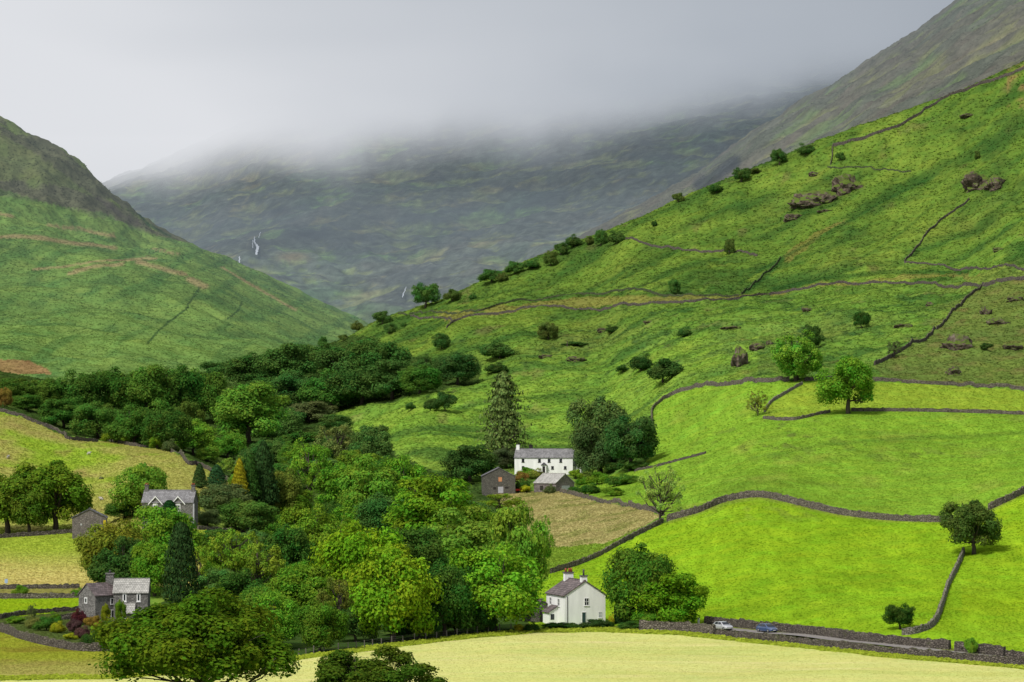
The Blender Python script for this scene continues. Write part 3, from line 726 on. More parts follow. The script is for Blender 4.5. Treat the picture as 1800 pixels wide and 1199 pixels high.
for s in range(2):      # light, see-through
    c, r = dome_points(50+s, 60, 0.20, rr=(0.06, 0.11), low=-0.5, lobes=1)
    cr_, cc = puff_crown('foliage_airy', 50+s, c, r, 105, 0.0225, vol=0.5)
    proto('airy', cr_, trunk_mesh('wood_airy', 50+s, cc, hs=0.15, top=0.75, r0=0.022, nl=26))
for s in range(2):      # sparse sapling, almost bare
    c, r = dome_points(60+s, 60, 0.14, rr=(0.05, 0.09), low=-0.6, lobes=1)
    cr_, cc = puff_crown('foliage_sparse', 60+s, c, r, 75, 0.020, vol=0.6)
    proto('sparse', cr_, trunk_mesh('wood_sparse', 60+s, cc, hs=0.05, top=0.8, r0=0.020, nl=40))
for s in range(2):      # low dome reaching the ground
    c, r = dome_points(70+s, 40, 0.0, rr=(0.13, 0.22), low=-0.15, lobes=1)
    cr_, cc = puff_crown('foliage_bush', 70+s, c, r, 240, 0.034)
    proto('bush', cr_, trunk_mesh('wood_bush', 70+s, cc, hs=0.05, top=0.4, r0=0.03, nl=6))
def cone_crown(name, seed, n, leaf, cb, power, rag, sprays=0):
    g = np.random.default_rng(seed)
    z = g.random(n)**0.9; az = g.random(n)*2*np.pi
    rz = 0.5*(1-z)**power*np.minimum(1, (z+0.03)/0.14)
    if sprays:
        lev = np.floor(z*sprays)/sprays; ph = g.random(sprays+1)
        fr = (z-lev)*sprays
        rz = rz*(1.0-0.45*fr)*(0.82+0.28*np.sin(az*3+ph[(lev*sprays).astype(int)]*6.3)+0.15*np.sin(az*7+lev*40))
    else:
        rz = rz*(1+0.14*np.sin(az*5+z*9)*np.cos(z*31+az))
    u = np.where(g.random(n) < 0.75, g.uniform(0.82, 1.05, n), g.uniform(0.3, 0.85, n))*(1+rag*g.normal(size=n))
    P = np.stack([rz*u*np.cos(az), rz*u*np.sin(az), cb+(1-cb)*z], -1)
    nn = unit(np.stack([np.cos(az), np.sin(az), np.full(n, 0.45)], -1)+0.5*g.normal(size=(n, 3)))
    V = leaf_quads(P, nn, leaf, g)
    return finish_crown(name, V, g.uniform(0.65, 1.35, n)*(0.85+0.25*np.sin(z*60+az*2)), np.clip(0.5+0.2*g.normal(size=n), 0, 1), NEEDLE)
for s in range(2):
    cc = np.array([[0, 0, .5]])
    proto('cone', cone_crown('foliage_cone', 80+s, 6500, 0.032, 0.03, 0.55, 0.05), trunk_mesh('wood_cone', 80+s, cc, top=0.9, nl=1, r0=0.022))
    proto('column', cone_crown('foliage_column', 84+s, 6500, 0.030, 0.02, 0.36, 0.05), trunk_mesh('wood_column', 84+s, cc, top=0.9, nl=1, r0=0.022))
g = np.random.default_rng(5)
bc = np.array([[0.42*(1-z)**0.8*math.cos(a), 0.42*(1-z)**0.8*math.sin(a), 0.14+0.82*z] for z, a in zip(g.random(40), g.random(40)*6.28)])
proto('spruce', cone_crown('foliage_spruce', 88, 7000, 0.026, 0.08, 0.48, 0.16, 11), trunk_mesh('wood_spruce', 88, bc, hs=0.12, top=0.95, nl=34, r0=0.018))
# two close trees get finer leaves
c, r = dome_points(91, 120, 0.30, rr=(0.065, 0.125), low=-0.35, lobes=1)
cr_, cc = puff_crown('foliage_spreading', 91, c, r, 380, 0.0155, vol=0.35)
proto('big', cr_, trunk_mesh('wood_spreading', 91, cc, hs=0.22, top=0.66, r0=0.022, nl=45))
c, r = dome_points(93, 100, 0.25, rr=(0.07, 0.13), low=-0.3, lobes=1)
cr_, cc = puff_crown('foliage_thorn', 93, c, r, 330, 0.0185, flat=0.7, vol=0.35)
proto('thorn', cr_, trunk_mesh('wood_thorn', 93, cc, hs=0.2, top=0.6, r0=0.02, nl=45))

PAL = dict(bright=(0.118,0.200,0.013), mid=(0.072,0.148,0.016), dark=(0.038,0.088,0.018), olive=(0.108,0.165,0.018), blue=(0.050,0.105,0.030),
           brown=(0.090,0.105,0.035), pale=(0.125,0.185,0.045), gold=(0.20,0.170,0.014), conif=(0.022,0.045,0.017), fir=(0.066,0.098,0.036),
           light=(0.098,0.200,0.022), deep=(0.032,0.070,0.017), grey=(0.068,0.090,0.040), red=(0.060,0.014,0.020), purple=(0.060,0.030,0.038),
           orange=(0.17,0.115,0.025), yellow=(0.22,0.22,0.018), rust=(0.16,0.10,0.03), far=(0.044,0.092,0.026))
_used = {}
def tree(px, base, top, w, kind, colr, label, cat='tree', group=None, name=None, maxd=1500, sink=0.15, dy=0.0, rz=None):
    p = spot(px, base)
    if dy: p = Vector((p.x*(p.y+dy)/p.y, p.y+dy, 0)); p.z = ground_z(p.x, p.y)
    s = p.y/F; H = max((base-top)*s, 0.6); W = w*s*1.07; H = H*1.03
    k = _used.get(kind, 0); _used[kind] = k+1
    crm, trm = PROTO[kind][k % len(PROTO[kind])]
    nm = name or {'cone': 'conifer_tree', 'column': 'conifer_tree', 'spruce': 'conifer_tree', 'bush': 'shrub'}.get(kind, 'broadleaf_tree')
    root = empty(nm, (p.x, p.y, p.z-sink), rnd.uniform(0, 6.28) if rz is None else rz)
    tag(root, label, cat, group)
    shrub = kind == 'bush'
    for nme, me in (('foliage' if shrub else 'crown', crm), ('stem' if shrub else 'trunk', trm)):
        o = bpy.data.objects.new(nme, me); link(o, root); o.scale = (W, W, H+sink)
        c = PAL[colr] if isinstance(colr, str) else colr
        j = rnd.uniform(0.92, 1.08); o.color = (c[0]*j, c[1]*rnd.uniform(0.95, 1.05), c[2], 1)
    return root
# survey of trees: azimuth, foot row, top row, width (photo px), habit, colour, label
G_W = 'broadleaf trees of the beck-side wood'
G_D = 'dark broadleaf trees of the upper wood'
G_L = 'broadleaf trees behind the left field wall'
G_R = 'small trees scattered along the fell edge'
G_S = 'shrubs on the open fellside'
T = [
# nearest
(352,1292,1036,350,'big',(0.048,0.080,0.007),'largest nearest spreading tree at bottom edge with pale field showing under its crown',None),
(655,1285,1131,225,'thorn',(0.048,0.078,0.010),'low domed hawthorn in front of straw field at bottom edge',None),
# lower wood beside the straw field
(690,1128,956,148,'round','bright','brightest yellow green tree with full rounded crown at edge of straw field',G_W),
(628,1090,914,148,'round',(0.105,0.185,0.012),'olive yellow round tree just behind the brightest yellow green tree',G_W),
(868,1110,957,172,'round',(0.105,0.195,0.016),'broad fresh green tree with domed crown left of white cottage',G_W),
(782,1117,985,112,'round','dark','dark green tree squeezed between bright yellow tree and broad domed tree',G_W),
(905,1072,868,112,'layer',(0.085,0.150,0.020),'tall mid green tree at right edge of wood below tan rough pasture',G_W),
(822,1030,882,172,'layer',(0.082,0.140,0.022),'tree with flat layered sprays in middle of wood below grey barn',G_W),
(768,975,822,172,'layer',(0.080,0.150,0.012),'wide bright topped tree with layered crown left of grey barn',G_W),
(735,1050,925,120,'round','dark','dark rounded tree in gap behind brightest yellow green tree',G_W),
(672,955,865,98,'round','blue','bluish green small tree left of wide layered tree',G_W),
(652,925,790,130,'layer',(0.088,0.150,0.020),'green tree with yellowish flat top at foot of bracken slope',G_W),
(705,920,800,100,'round','mid','mid green tree between yellowish flat top and wide layered tree',G_W),
(607,905,813,108,'round','mid','plump mid green tree in mid wood below brownish bush',G_W),
(545,885,768,84,'airy','light','light green airy tree in middle of wood above olive tree',G_W),
(592,830,742,82,'airy','brown','brownish thin tree at top of wood against bracken slope',G_W),
(652,830,746,74,'round','blue','bluish small tree on bracken slope above wood',G_W),
(500,915,822,78,'round',(0.080,0.112,0.024),'olive brown tree right of tall dark conifer',G_W),
(545,1000,886,104,'round','olive','olive yellow rounded tree in the centre of the wood',G_W),
(592,985,905,70,'airy','olive','thin olive tree touching olive yellow rounded tree',G_W),
(508,1030,920,86,'round','dark','dark green tree in front left of olive yellow tree',G_W),
(405,1040,926,88,'airy','olive','light olive tree right of dark cypress',G_W),
(455,1050,942,92,'airy',(0.125,0.170,0.022),'pale olive airy tree above foreground spreading tree',G_W),
(522,1112,996,124,'round','mid','mid green tree behind right shoulder of foreground spreading tree',G_W),
(596,1118,1012,92,'airy',(0.085,0.112,0.024),'straggly brownish green tree left of brightest yellow green tree',G_W),
(562,1146,1052,86,'round',(0.06,0.115,0.014),'small green tree at left end of straw field fence',G_W),
(478,1140,1040,108,'round','mid','green tree half hidden by right side of foreground spreading tree',G_W),
(625,1128,1066,78,'round','deep','low dark tree under the straggly brownish tree at field fence',G_W),
(735,1122,1062,80,'round','deep','low dark undergrowth tree below brightest yellow green tree',G_W),
(838,1114,1060,64,'round','deep','low dark tree below broad domed tree at field fence',G_W),
(922,1092,1010,50,'round','dark','narrow dark tree against shed left of white cottage',G_W),
(948,1010,905,52,'airy','mid','thin green tree at wood edge above white cottage chimneys',G_W),
(880,905,866,80,'airy','olive','low olive tree on tan pasture below grey barn',G_W),
(655,1030,960,60,'airy','pale','pale grey green thin tree in a gap left of bright trees',G_W),
(580,940,880,60,'round','dark','dark tree behind olive yellow rounded tree',G_W),
# conifers
(463,895,779,54,'cone','conif','tall dark green conifer right of golden conifer',None),
(421,872,808,30,'cone','gold','golden yellow narrow conifer',None),
(351,858,816,28,'cone','conif','slim dark conifer just behind right end of left stone house roof',None),
(381,862,818,40,'cone',(0.022,0.062,0.028),'broader dark green conifer left of golden conifer',None),
(440,880,800,36,'cone','deep','dark conifer squeezed behind golden conifer',None),
(318,1068,924,64,'column','conif','dark columnar cypress in front of leafy trees above grey stone house',None),
# around the left house
(392,905,850,92,'round','grey','brownish grey round bush tree right of left stone house',None),
(428,938,876,98,'round',(0.05,0.092,0.02),'spreading dark green tree below brownish grey tree',None),
(365,925,893,44,'round','grey','small olive bush tree against right wall of left stone house',None),
(252,908,814,98,'field',(0.090,0.155,0.022),'round mid green tree immediately left of left stone house',None),
(218,912,880,66,'round','dark','low dark tree between stone barn and left stone house',None),
(290,1012,888,128,'round',(0.075,0.148,0.016),'leafy green tree covering front of left stone house',None),
(205,1035,912,118,'round',(0.110,0.125,0.018),'olive and orange tinged tree right of small stone barn',None),
(222,1045,942,120,'round','deep','dark tree directly behind chimney of grey stone house',None),
(272,1048,945,86,'round','mid','green tree behind pale roof of grey stone house',None),
(350,1058,952,62,'airy','olive','light olive thin tree right of dark cypress foot',None),
(14,938,820,128,'field',(0.075,0.118,0.014),'large tree cut by left edge beside twin large tree',None),
(98,935,809,136,'field',(0.078,0.125,0.014),'large round tree above small stone barn on left field',None),
(52,940,850,80,'field',(0.06,0.10,0.014),'smaller tree filling gap between two large left trees',None),
# middle of the valley
(438,778,671,136,'round',(0.085,0.170,0.026),'big light green round tree in the middle of the valley wood',None),
(340,800,736,78,'round',(0.085,0.170,0.022),'light green round tree just above bend of field wall',G_L),
(400,806,758,66,'round',(0.075,0.150,0.022),'light green tree right of the one at wall bend',G_L),
(366,812,784,40,'round',(0.095,0.165,0.025),'small light bush tree by field wall bend',G_L),
(410,842,800,60,'airy',(0.10,0.165,0.03),'pale airy small tree above slim conifers',G_L),
(196,778,752,30,'bush','olive','small yellow green bush behind field wall below left wood',G_L),
(231,780,754,34,'bush','olive','second yellow green bush along field wall',G_L),
(276,790,762,26,'bush','olive','third yellow green bush along field wall',G_L),
(300,795,770,30,'bush','grey','greyish bush at right of yellow green bushes',G_L),
]
def row(items, kind, c, group, label):
    for i, (px, b, t, w) in enumerate(items):
        k = kind if isinstance(kind, str) else kind[i % len(kind)]
        cc = c[i % len(c)]
        T.append((px, b, t, w, k, cc, label[i] if isinstance(label, list) else label, group))
row([(22,706,664,70),(78,722,664,80),(138,738,650,92),(200,742,644,92),(258,742,640,92),(310,745,640,92),(356,742,648,84)],
    'round', [(0.046,0.098,0.018),(0.052,0.110,0.020),'dark'], G_L,
    ['dark tree at far left end of back row below brown mound','second tree from left in back row behind left field','tree in back row right under brown mound tip','tall tree in middle of left back row','tree with slightly olive top in left back row','tallest tree at right of left back row','last tree of left back row beside big light green tree'])
row([(45,722,692,62),(112,752,700,84),(172,772,705,88),(236,782,712,84),(292,790,715,84),(330,775,705,60)],
    'round', [(0.050,0.105,0.020),'dark',(0.058,0.105,0.022)], G_L,
    ['low tree in front row just over left field wall','second front row tree over left field wall','broad front row tree over jog of field wall','front row tree behind yellow green bushes','front row tree left of light green tree at wall bend','shaded tree between front row and light green tree'])
T += [(8,716,680,26,'round','rust','reddish brown small tree at left edge above field wall',G_L),
      (146,662,636,28,'airy','grey','greyish lone treetop above left back row against fell',G_L)]
row([(395,672,634,84),(448,682,619,100),(508,680,603,110),(562,668,601,100),(608,690,611,100),(655,680,593,110)], ['round'], ['far',(0.040,0.085,0.022)], G_D,
    ['left end tree of upper dark wood skyline','second skyline tree of upper dark wood','round crown on left half of upper dark wood skyline','crown in dip of upper dark wood skyline','crown under small lone tree on upper wood skyline','highest domed crown of upper dark wood'])
row([(470,722,662,96),(525,724,652,100),(582,722,648,104),(636,712,642,104),(690,702,632,100),(738,692,640,76)], ['round'], [(0.036,0.078,0.020),'far','dark'], G_D,
    ['front left tree of upper dark wood above big light green tree','front tree of upper dark wood right of big light green tree','front centre tree of upper dark wood','front tree of upper dark wood below highest dome','front right tree of upper dark wood above grass strip','front tree at right tip of upper dark wood'])
row([(748,672,622,48),(804,676,619,78),(545,742,705,92),(500,765,716,80),(470,775,735,70),(530,800,757,84),(592,760,728,60),(480,812,770,64),(515,822,776,52),(450,835,782,60)], 'round',
    ['far',(0.036,0.082,0.026),'grey','blue','blue','dark','far','blue',(0.06,0.12,0.02),'blue'], G_D,
    ['thin dark tree between upper wood and rounded bush tree','rounded dark tree standing right of upper dark wood','greyish low tree under front edge of upper dark wood','dark tree right of big light green tree foot','bluish small tree below big light green tree','dark tree at left foot of bracken slope','low tree at tip where wood meets bracken slope','bluish tree behind tall dark conifer','small green tree left of light airy tree','bluish tree behind golden conifer'])
# beside the white farmhouse
T += [
(885,812,658,104,'spruce','fir','tall sparse spruce behind left end of white farmhouse',None),
(826,846,781,92,'round',(0.036,0.078,0.022),'dark round tree left of grey barn at farm',None),
(891,822,786,54,'round',(0.042,0.052,0.030),'dark purplish bush tree at left gable of white farmhouse',None),
(1056,836,696,106,'field',(0.062,0.095,0.032),'tall grey green tree at right gable of white farmhouse',None),
(1052,838,745,84,'round',(0.045,0.070,0.028),'shorter dense grey green tree in front of tall one by farmhouse',None),
(1108,826,726,98,'field',(0.030,0.074,0.024),'dark green tree with visible stem right of farmhouse trees',None),
(1160,918,816,84,'sparse',(0.17,0.22,0.06),'thin pale sapling where tan pasture walls meet',None),
# by the white cottage
(1124,1098,954,122,'round',(0.050,0.098,0.014),'taller dark green tree right of white cottage',None),
(1180,1101,1006,132,'round',(0.072,0.140,0.010),'lower bright green tree leaning right of taller tree by cottage',None),
# field trees on the right
(1712,974,879,100,'field',(0.046,0.070,0.018),'dark olive round tree at top of wall crossing bright field',None),
(1582,1106,1059,52,'field',(0.028,0.066,0.014),'small dark round tree above lane wall',None),
(1398,670,578,98,'airy',(0.098,0.180,0.026),'light green airy tree on intake wall at left',None),
(1402,668,600,80,'round',(0.085,0.165,0.024),'denser light green tree on intake wall behind airy one',None),
(1491,727,626,102,'field',(0.072,0.150,0.016),'bushy mid green tree on lower intake wall',None),
(1332,731,686,40,'sparse',(0.12,0.14,0.03),'thin olive thorn at corner of intake walls',None),
(1424,612,570,36,'round','deep','dark little tree behind airy tree on intake wall',None),
(1514,577,546,30,'round','deep','dark thorn alone in bracken above intake fields',None),
(1572,630,598,26,'airy','grey','small thorn on diagonal wall',None),
]
row([(748,541,495,48),(795,529,507,30),(830,526,515,14),(672,570,545,30),(630,577,558,24),(684,586,567,24),(711,575,565,12),(603,600,587,18),(566,612,591,16),(776,614,585,34),
     (964,596,566,36),(878,630,596,60),(864,496,472,40),(882,494,478,20),(905,482,458,30),(936,472,454,32),(968,467,440,26),(986,448,425,26),(1011,434,411,30),(1035,430,414,18),(1056,432,402,22),(1084,429,404,30),
     (1192,356,338,20),(1260,339,320,28),(1303,320,293,30),(1330,305,294,18),(1370,290,261,30),(1416,272,250,30),(1282,447,419,20),(1185,519,489,20),(1477,283,267,16),(1718,280,264,10)],
    ['field','bush','bush','bush','bush','bush','bush','bush','field','round','round','bush','bush','bush','bush','bush','round','bush','bush','bush','round','bush','bush','bush','field','bush','field','bush','round','round','bush','round'],
    ['far',(0.062,0.088,0.026),'far'], G_R,
    ['biggest round tree on left end of fell edge above track wall','bush right of biggest round fell edge tree','tiny bush above left end of track wall','round bush on fell edge left of biggest tree','small round bush at lowest point of fell edge','dark bush just below fell edge above upper wood','tiny dark bush left of track wall end','tiny bush on lower fell edge above highest wood dome','small lone tree on skyline of upper wood','dark round bush alone on slope above upper wood',
     'two topped small tree in bracken left of centre slope','wide low shrub patch in bracken left of slope','left tree of fell edge cluster near centre','tiny bush beside left tree of fell edge cluster','second fell edge tree of the central line','third fell edge tree of the central line','small tree slightly below central fell edge line','fell edge bush in middle of central line','fell edge bush right of middle of central line','little bush between upright tree and central line','upright tree below fell edge at right of central line','dark bush where upper wall meets fell edge',
     'small bush on fell edge above long bracken slope','fell edge bush halfway up slope','larger fell edge tree against grey fell','tiny bush right of larger fell edge tree','fell edge tree with low companion high on slope','highest fell edge bush near top wall','round thorn on upper cross wall','thorn on upper track wall','tiny thorn beside top wall corner','tiny thorn near top of right slope'])
row([(1128,652,620,40),(1166,672,628,66),(1205,592,574,28),(782,722,688,38),(756,722,694,28),(722,722,706,18),(1150,398,386,10),(1735,615,602,22),(1440,600,585,24),(1320,306,296,14),
     (870,655,636,40),(1010,608,600,40),(1075,585,570,26),(1095,655,640,24)], 'bush', [(0.028,0.062,0.018),(0.036,0.070,0.02),'far'], G_S,
    ['dark bush at top of little gully above intake wall','widest dark bush in gully above intake wall','dark bush in bracken above gully','rightmost dark bush on grass strip below upper wood','middle dark bush on grass strip below upper wood','left small bush on grass strip below upper wood','tiny bush on fell edge above cross wall','dark bush beside rocks right of diagonal wall','bush in bracken right of light airy tree','low bush under larger fell edge tree',
     'low shrub above tall spruce in bracken','long low shrub line in bracken above farmhouse','shrub beside rocks in middle of slope','shrub left of gully bushes'])
FILL = [(540,1060,985,80),(500,1000,940,70),(600,1040,975,80),(640,1080,1010,70),(560,975,905,70),(625,950,880,80),(700,1000,930,90),(745,1000,930,80),(800,1070,1000,90),(850,1000,930,90),(890,1000,930,80),(720,890,820,80),
 (660,880,815,80),(570,860,800,70),(620,850,790,60),(540,840,780,70),(505,860,800,60),(480,960,900,70),(440,990,930,70),(450,930,880,60),(520,920,860,60),(680,850,800,60),(760,905,845,80),(830,935,880,70),(860,960,900,80),(790,960,900,80),(590,1080,1030,70),(660,1105,1060,70),(700,1115,1075,60),(800,1112,1070,60),(540,1110,1060,70),(380,975,925,60),(340,985,930,50),(560,820,775,60),(430,870,820,50),(425,1015,950,70),(480,1040,985,70),(395,1005,960,60),(510,1070,1010,70),(450,1080,1020,80),(560,1020,965,70),(425,1080,1000,84),(470,1092,1025,84),(385,1068,992,74),(530,1085,1025,80)]
for i, (px, b, t, w) in enumerate(FILL):
    T.append((px, b, t, w*1.1, ('round', 'layer', 'round')[i % 3], ('mid', 'dark', (0.06, 0.125, 0.018), 'blue', (0.085, 0.14, 0.018))[i % 5], 'plain green tree packed among the crowns in the middle of the beck-side wood', 'packed trees in the middle of the beck-side wood'))
for (px, b, t, w, k, c, lab, grp) in T:
    bush = k == 'bush'
    tree(px, b, t, w, k, c, lab, 'shrub' if bush else ('conifer' if k in ('cone', 'column', 'spruce') else 'tree'), grp)
# ------------------------------------------------------------------ dry stone walls
WALLM = stone_mat('drystone', (0.082, 0.070, 0.056), (0.25, 0.22, 0.18), 0.42, 0.22, 0.10, (0.13, 0.15, 0.035), 0.45)
WALLD = stone_mat('drystone_dark', (0.062, 0.053, 0.044), (0.19, 0.165, 0.14), 0.42, 0.22, 0.10, (0.10, 0.12, 0.03), 0.5)
WALLG = stone_mat('drystone_mossy', (0.045, 0.065, 0.030), (0.11, 0.13, 0.06), 0.6, 0.3, 0.10, (0.06, 0.11, 0.02), 0.8)
def catmull(pts, n=6):
    if len(pts) < 3: return pts
    P = [pts[0]*2-pts[1]] + pts + [pts[-1]*2-pts[-2]]; o = []
    for i in range(1, len(P)-2):
        for k in range(n):
            t = k/n; a, b, c, d = P[i-1], P[i], P[i+1], P[i+2]
            o.append(0.5*((2*b)+(c-a)*t+(2*a-5*b+4*c-d)*t*t+(3*b-a-3*c+d)*t**3))
    o.append(pts[-1]); return o
def world_line(pix, step=0.6, smooth=True):
    P = [Vector((p.x, p.y)) for p in (spot(*q) for q in pix)]
    if smooth: P = catmull(P, 8)
    out = [P[0]]; acc = 0
    for a, b in zip(P[:-1], P[1:]):
        L = (b-a).length
        if L < 1e-6: continue
        s = step-acc
        while s <= L:
            out.append(a.lerp(b, s/L)); s += step
        acc = L-(s-step)
    return out
def wall(pix, label, h=1.4, w=0.7, mat=None, step=None, group='dry stone walls between the fields', rag=0.07, name='dry_stone_wall', cat='wall'):
    p0 = spot(*pix[len(pix)//2]); st = step or (0.45 if p0.y < 700 else 0.8)
    L = world_line(pix, st)
    if len(L) < 2: return None
    c = Vector((L[len(L)//2].x, L[len(L)//2].y, 0)); c.z = ground_z(c.x, c.y)
    V = []; Fc = []; g = np.random.default_rng(len(pix)*31+int(pix[0][0])+int(pix[0][1]))
    slow = 0.0
    for i, p in enumerate(L):
        t = (L[min(i+1, len(L)-1)]-L[max(i-1, 0)]).normalized(); n = Vector((-t.y, t.x))
        slow = slow*0.93+g.normal()*0.025
        hh = h*(1+slow)+g.normal()*rag
        side = g.normal()*0.04
        for o, z in ((-w/2, -0.4), (-w*0.44, hh*0.45), (-w*0.33, hh-0.16), (-w*0.30, hh+g.normal()*rag), (w*0.30, hh+g.normal()*rag*0.6), (w*0.33, hh-0.16), (w*0.44, hh*0.45), (w/2, -0.4)):
            q = p+n*(o+side+g.normal()*0.025); gz = ground_z(p.x, p.y)
            V.append((q.x-c.x, q.y-c.y, gz+z-c.z))
    for i in range(len(L)-1):
        a = i*8; b = a+8
        for k in range(7): Fc.append((a+k, a+k+1, b+k+1, b+k))
    Fc.append(tuple(range(7, -1, -1))); e = (len(L)-1)*8; Fc.append(tuple(range(e, e+8)))
    me = bpy.data.meshes.new(name); me.from_pydata(V, [], Fc); me.materials.append(mat or WALLM); me.update()
    o = link(bpy.data.objects.new(name, me)); o.location = c
    return tag(o, label, cat, group)
W_ = [
([(1125,1108),(1190,1110),(1225,1113),(1258,1116.5)],'taller brownish wall end hiding rear of silver car at left end of lane',1.9,'M'),
([(-60,716),(0,724),(30,731),(60,743),(95,756),(118,768)],'long wall coming in from left edge along top of left pasture',1.3,'D'),
([(113,764),(118,772),(140,775),(174,778)],'short kinked wall piece at jog in top of left pasture',1.3,'D'),
([(184,774),(230,784),(300,795),(325,810),(350,820),(385,837),(408,852)],'wall along right half of left pasture top running down to conifers',1.5,'D'),
([(-60,1036),(40,1035),(142,1034)],'upper of two parallel walls left of grey stone house',1.0,'D'),
([(-60,1053),(60,1052),(142,1051)],'lower of two parallel walls left of grey stone house',1.1,'M'),
([(-60,1092),(-8,1089),(60,1079),(140,1073)],'garden back wall between green strip and shrubs',0.9,'D'),
([(92,1090),(112,1089),(132,1088)],'short grey wall stub inside garden by red shrub',1.0,'M'),
([(-60,1098),(0,1110),(40,1124),(90,1136),(150,1145),(228,1143)],'thick curved wall around garden front at bottom left',1.45,'D'),
([(-60,950),(0,946),(60,942),(128,937)],'shaded wall under two large left trees',1.2,'D'),
([(348,931),(380,933),(420,936),(462,938)],'low wall right of left stone house below bushes',1.1,'M'),
([(985,866),(1020,873),(1050,882),(1100,890),(1140,898),(1166,907)],'wall between tan pasture and farmhouse garden',1.3,'M'),
([(968,1008),(1010,995),(1060,974),(1110,947),(1150,927),(1166,919)],'wall climbing from white cottage up to pale sapling',1.3,'M'),
([(1172,917),(1225,902),(1270,884),(1330,874),(1380,882),(1430,895),(1480,905),(1560,914),(1676,916)],'longest wall arching across between two bright fields',1.7,'M'),
([(1738,897),(1770,882),(1800,867),(1850,845)],'wall rising to right edge behind dark round tree',1.7,'M'),
([(1694,972),(1682,1000),(1667,1030),(1656,1065),(1642,1098),(1612,1113),(1582,1117)],'wall running downhill from dark round tree to the lane',1.3,'L'),
([(1240,1098),(1310,1104),(1380,1111),(1460,1120),(1545,1131),(1672,1142)],'tall retaining wall along upper side of lane behind cars',1.6,'D'),
([(1680,1144),(1720,1149),(1766,1154)],'separate wall block on upper side of lane right of gap',1.75,'D'),
([(1768,1155),(1800,1157),(1880,1166)],'lower wall end on upper side of lane at right edge',1.1,'D'),
([(1261,1117),(1300,1122),(1400,1132),(1500,1143),(1650,1157),(1800,1171),(1890,1180)],'long wall between straw field and lane',1.3,'D'),
([(1146,744),(1147,721),(1165,703),(1190,691),(1230,681),(1290,676),(1350,672),(1392,670)],'curved head wall around left end of upper green field',1.5,'M'),
([(1414,670),(1428,669),(1439,669)],'short wall piece between two trees on upper green field',1.4,'D'),
([(1452,669),(1480,669),(1560,671),(1640,676),(1720,681),(1800,687),(1860,692)],'head wall running right to frame edge below bracken',1.5,'M'),
([(1410,676),(1380,693),(1355,709),(1343,726)],'short wall slanting down from airy tree to thin thorn',1.1,'L'),
([(1342,736),(1370,739),(1400,738),(1440,729),(1462,725)],'tumbled low wall right of thin thorn',1.0,'M'),
([(1496,723),(1560,723),(1680,725),(1800,729),(1860,731)],'second long wall across upper green field to right edge',1.2,'M'),
([(1116,829),(1160,819),(1205,807),(1242,797)],'low dark broken wall in green field right of farmhouse trees',0.8,'D'),
([(1537,642),(1570,627),(1600,607),(1640,582),(1690,537),(1725,505)],'diagonal wall climbing through bracken on right',1.5,'D'),
([(1727,503),(1760,496),(1800,492),(1860,488)],'thick wall from top of diagonal wall to right edge',1.9,'D'),
([(785,577),(800,565),(840,554),(900,549),(1000,543),(1100,535),(1200,533),(1300,525),(1360,517),(1430,505),(1500,501),(1600,501),(1700,502),(1724,504)],'lower wall of the reddish fell track across whole slope',1.3,'D'),
([(700,552),(740,549),(830,547),(880,535),(950,528),(1060,518),(1180,520),(1300,520)],'mossy upper wall of the reddish fell track',1.1,'G'),
([(722,556),(735,560),(765,560),(790,560),(795,566)],'short wall below biggest fell edge tree',1.1,'D'),
([(1303,518),(1325,499),(1345,481),(1372,454)],'mossy tumbled wall going up from track wall',1.3,'G'),
([(1100,421),(1140,431),(1200,441),(1280,443),(1332,451)],'upper cross wall with round thorn on it',1.2,'D'),
([(1460,290),(1463,272),(1463,258)],'short steep wall below corner of highest wall',1.4,'D'),
([(1464,257),(1500,248),(1560,229),(1600,211),(1640,186),(1690,162),(1740,145),(1800,122),(1860,96)],'highest wall following the fell skyline to right edge',1.9,'D'),
([(1455,294),(1490,294),(1540,299),(1602,302)],'faint low wall below highest wall',0.8,'G'),
([(1590,461),(1620,426),(1650,391),(1705,349)],'wall rising steeply to big crag on right slope',1.3,'D'),
([(1590,463),(1650,466),(1700,472),(1800,476),(1860,478)],'thin wall running right from foot of steep crag wall',1.0,'D'),
]
WALLL = stone_mat('drystone_light', (0.13, 0.115, 0.098), (0.33, 0.30, 0.265), 0.42, 0.25, 0.10, (0.16, 0.18, 0.05), 0.3)
for pix, lab, h, mt in W_:
    wall(pix, lab, h*0.80, 0.55 if h < 1.6 else 0.75, {'D': WALLD, 'M': WALLM, 'G': WALLG, 'L': WALLL}[mt])

# ------------------------------------------------------------------ lane
ROAD = simple_mat('asphalt', (0.21, 0.195, 0.18), 0.2, 1.2, 0.9, 0.01)
def road(pix, w, name):
    L = world_line(pix, 1.0); V = []; Fc = []
    for i, p in enumerate(L):
        t = (L[min(i+1, len(L)-1)]-L[max(i-1, 0)]).normalized(); n = Vector((-t.y, t.x))
        z = max(ground_z(p.x+n.x*o, p.y+n.y*o) for o in (-w/2, -w/4, 0, w/4, w/2))+0.05
        for o in (-w/2, -w/4, 0, w/4, w/2): V.append((p.x+n.x*o, p.y+n.y*o, z+0.04-abs(o)*0.02))
    for i in range(len(L)-1):
        for k in range(4): Fc.append((i*5+k, i*5+5+k, i*5+6+k, i*5+k+1))
    me = bpy.data.meshes.new(name); me.from_pydata(V, [], Fc); me.materials.append(ROAD); me.update()
    return tag(link(bpy.data.objects.new(name, me)), kind='structure')
LANE = [(1150,1101),(1240,1104),(1300,1109),(1400,1118),(1500,1129),(1650,1145),(1800,1160),(1900,1170)]
road(LANE, 3.4, 'road')

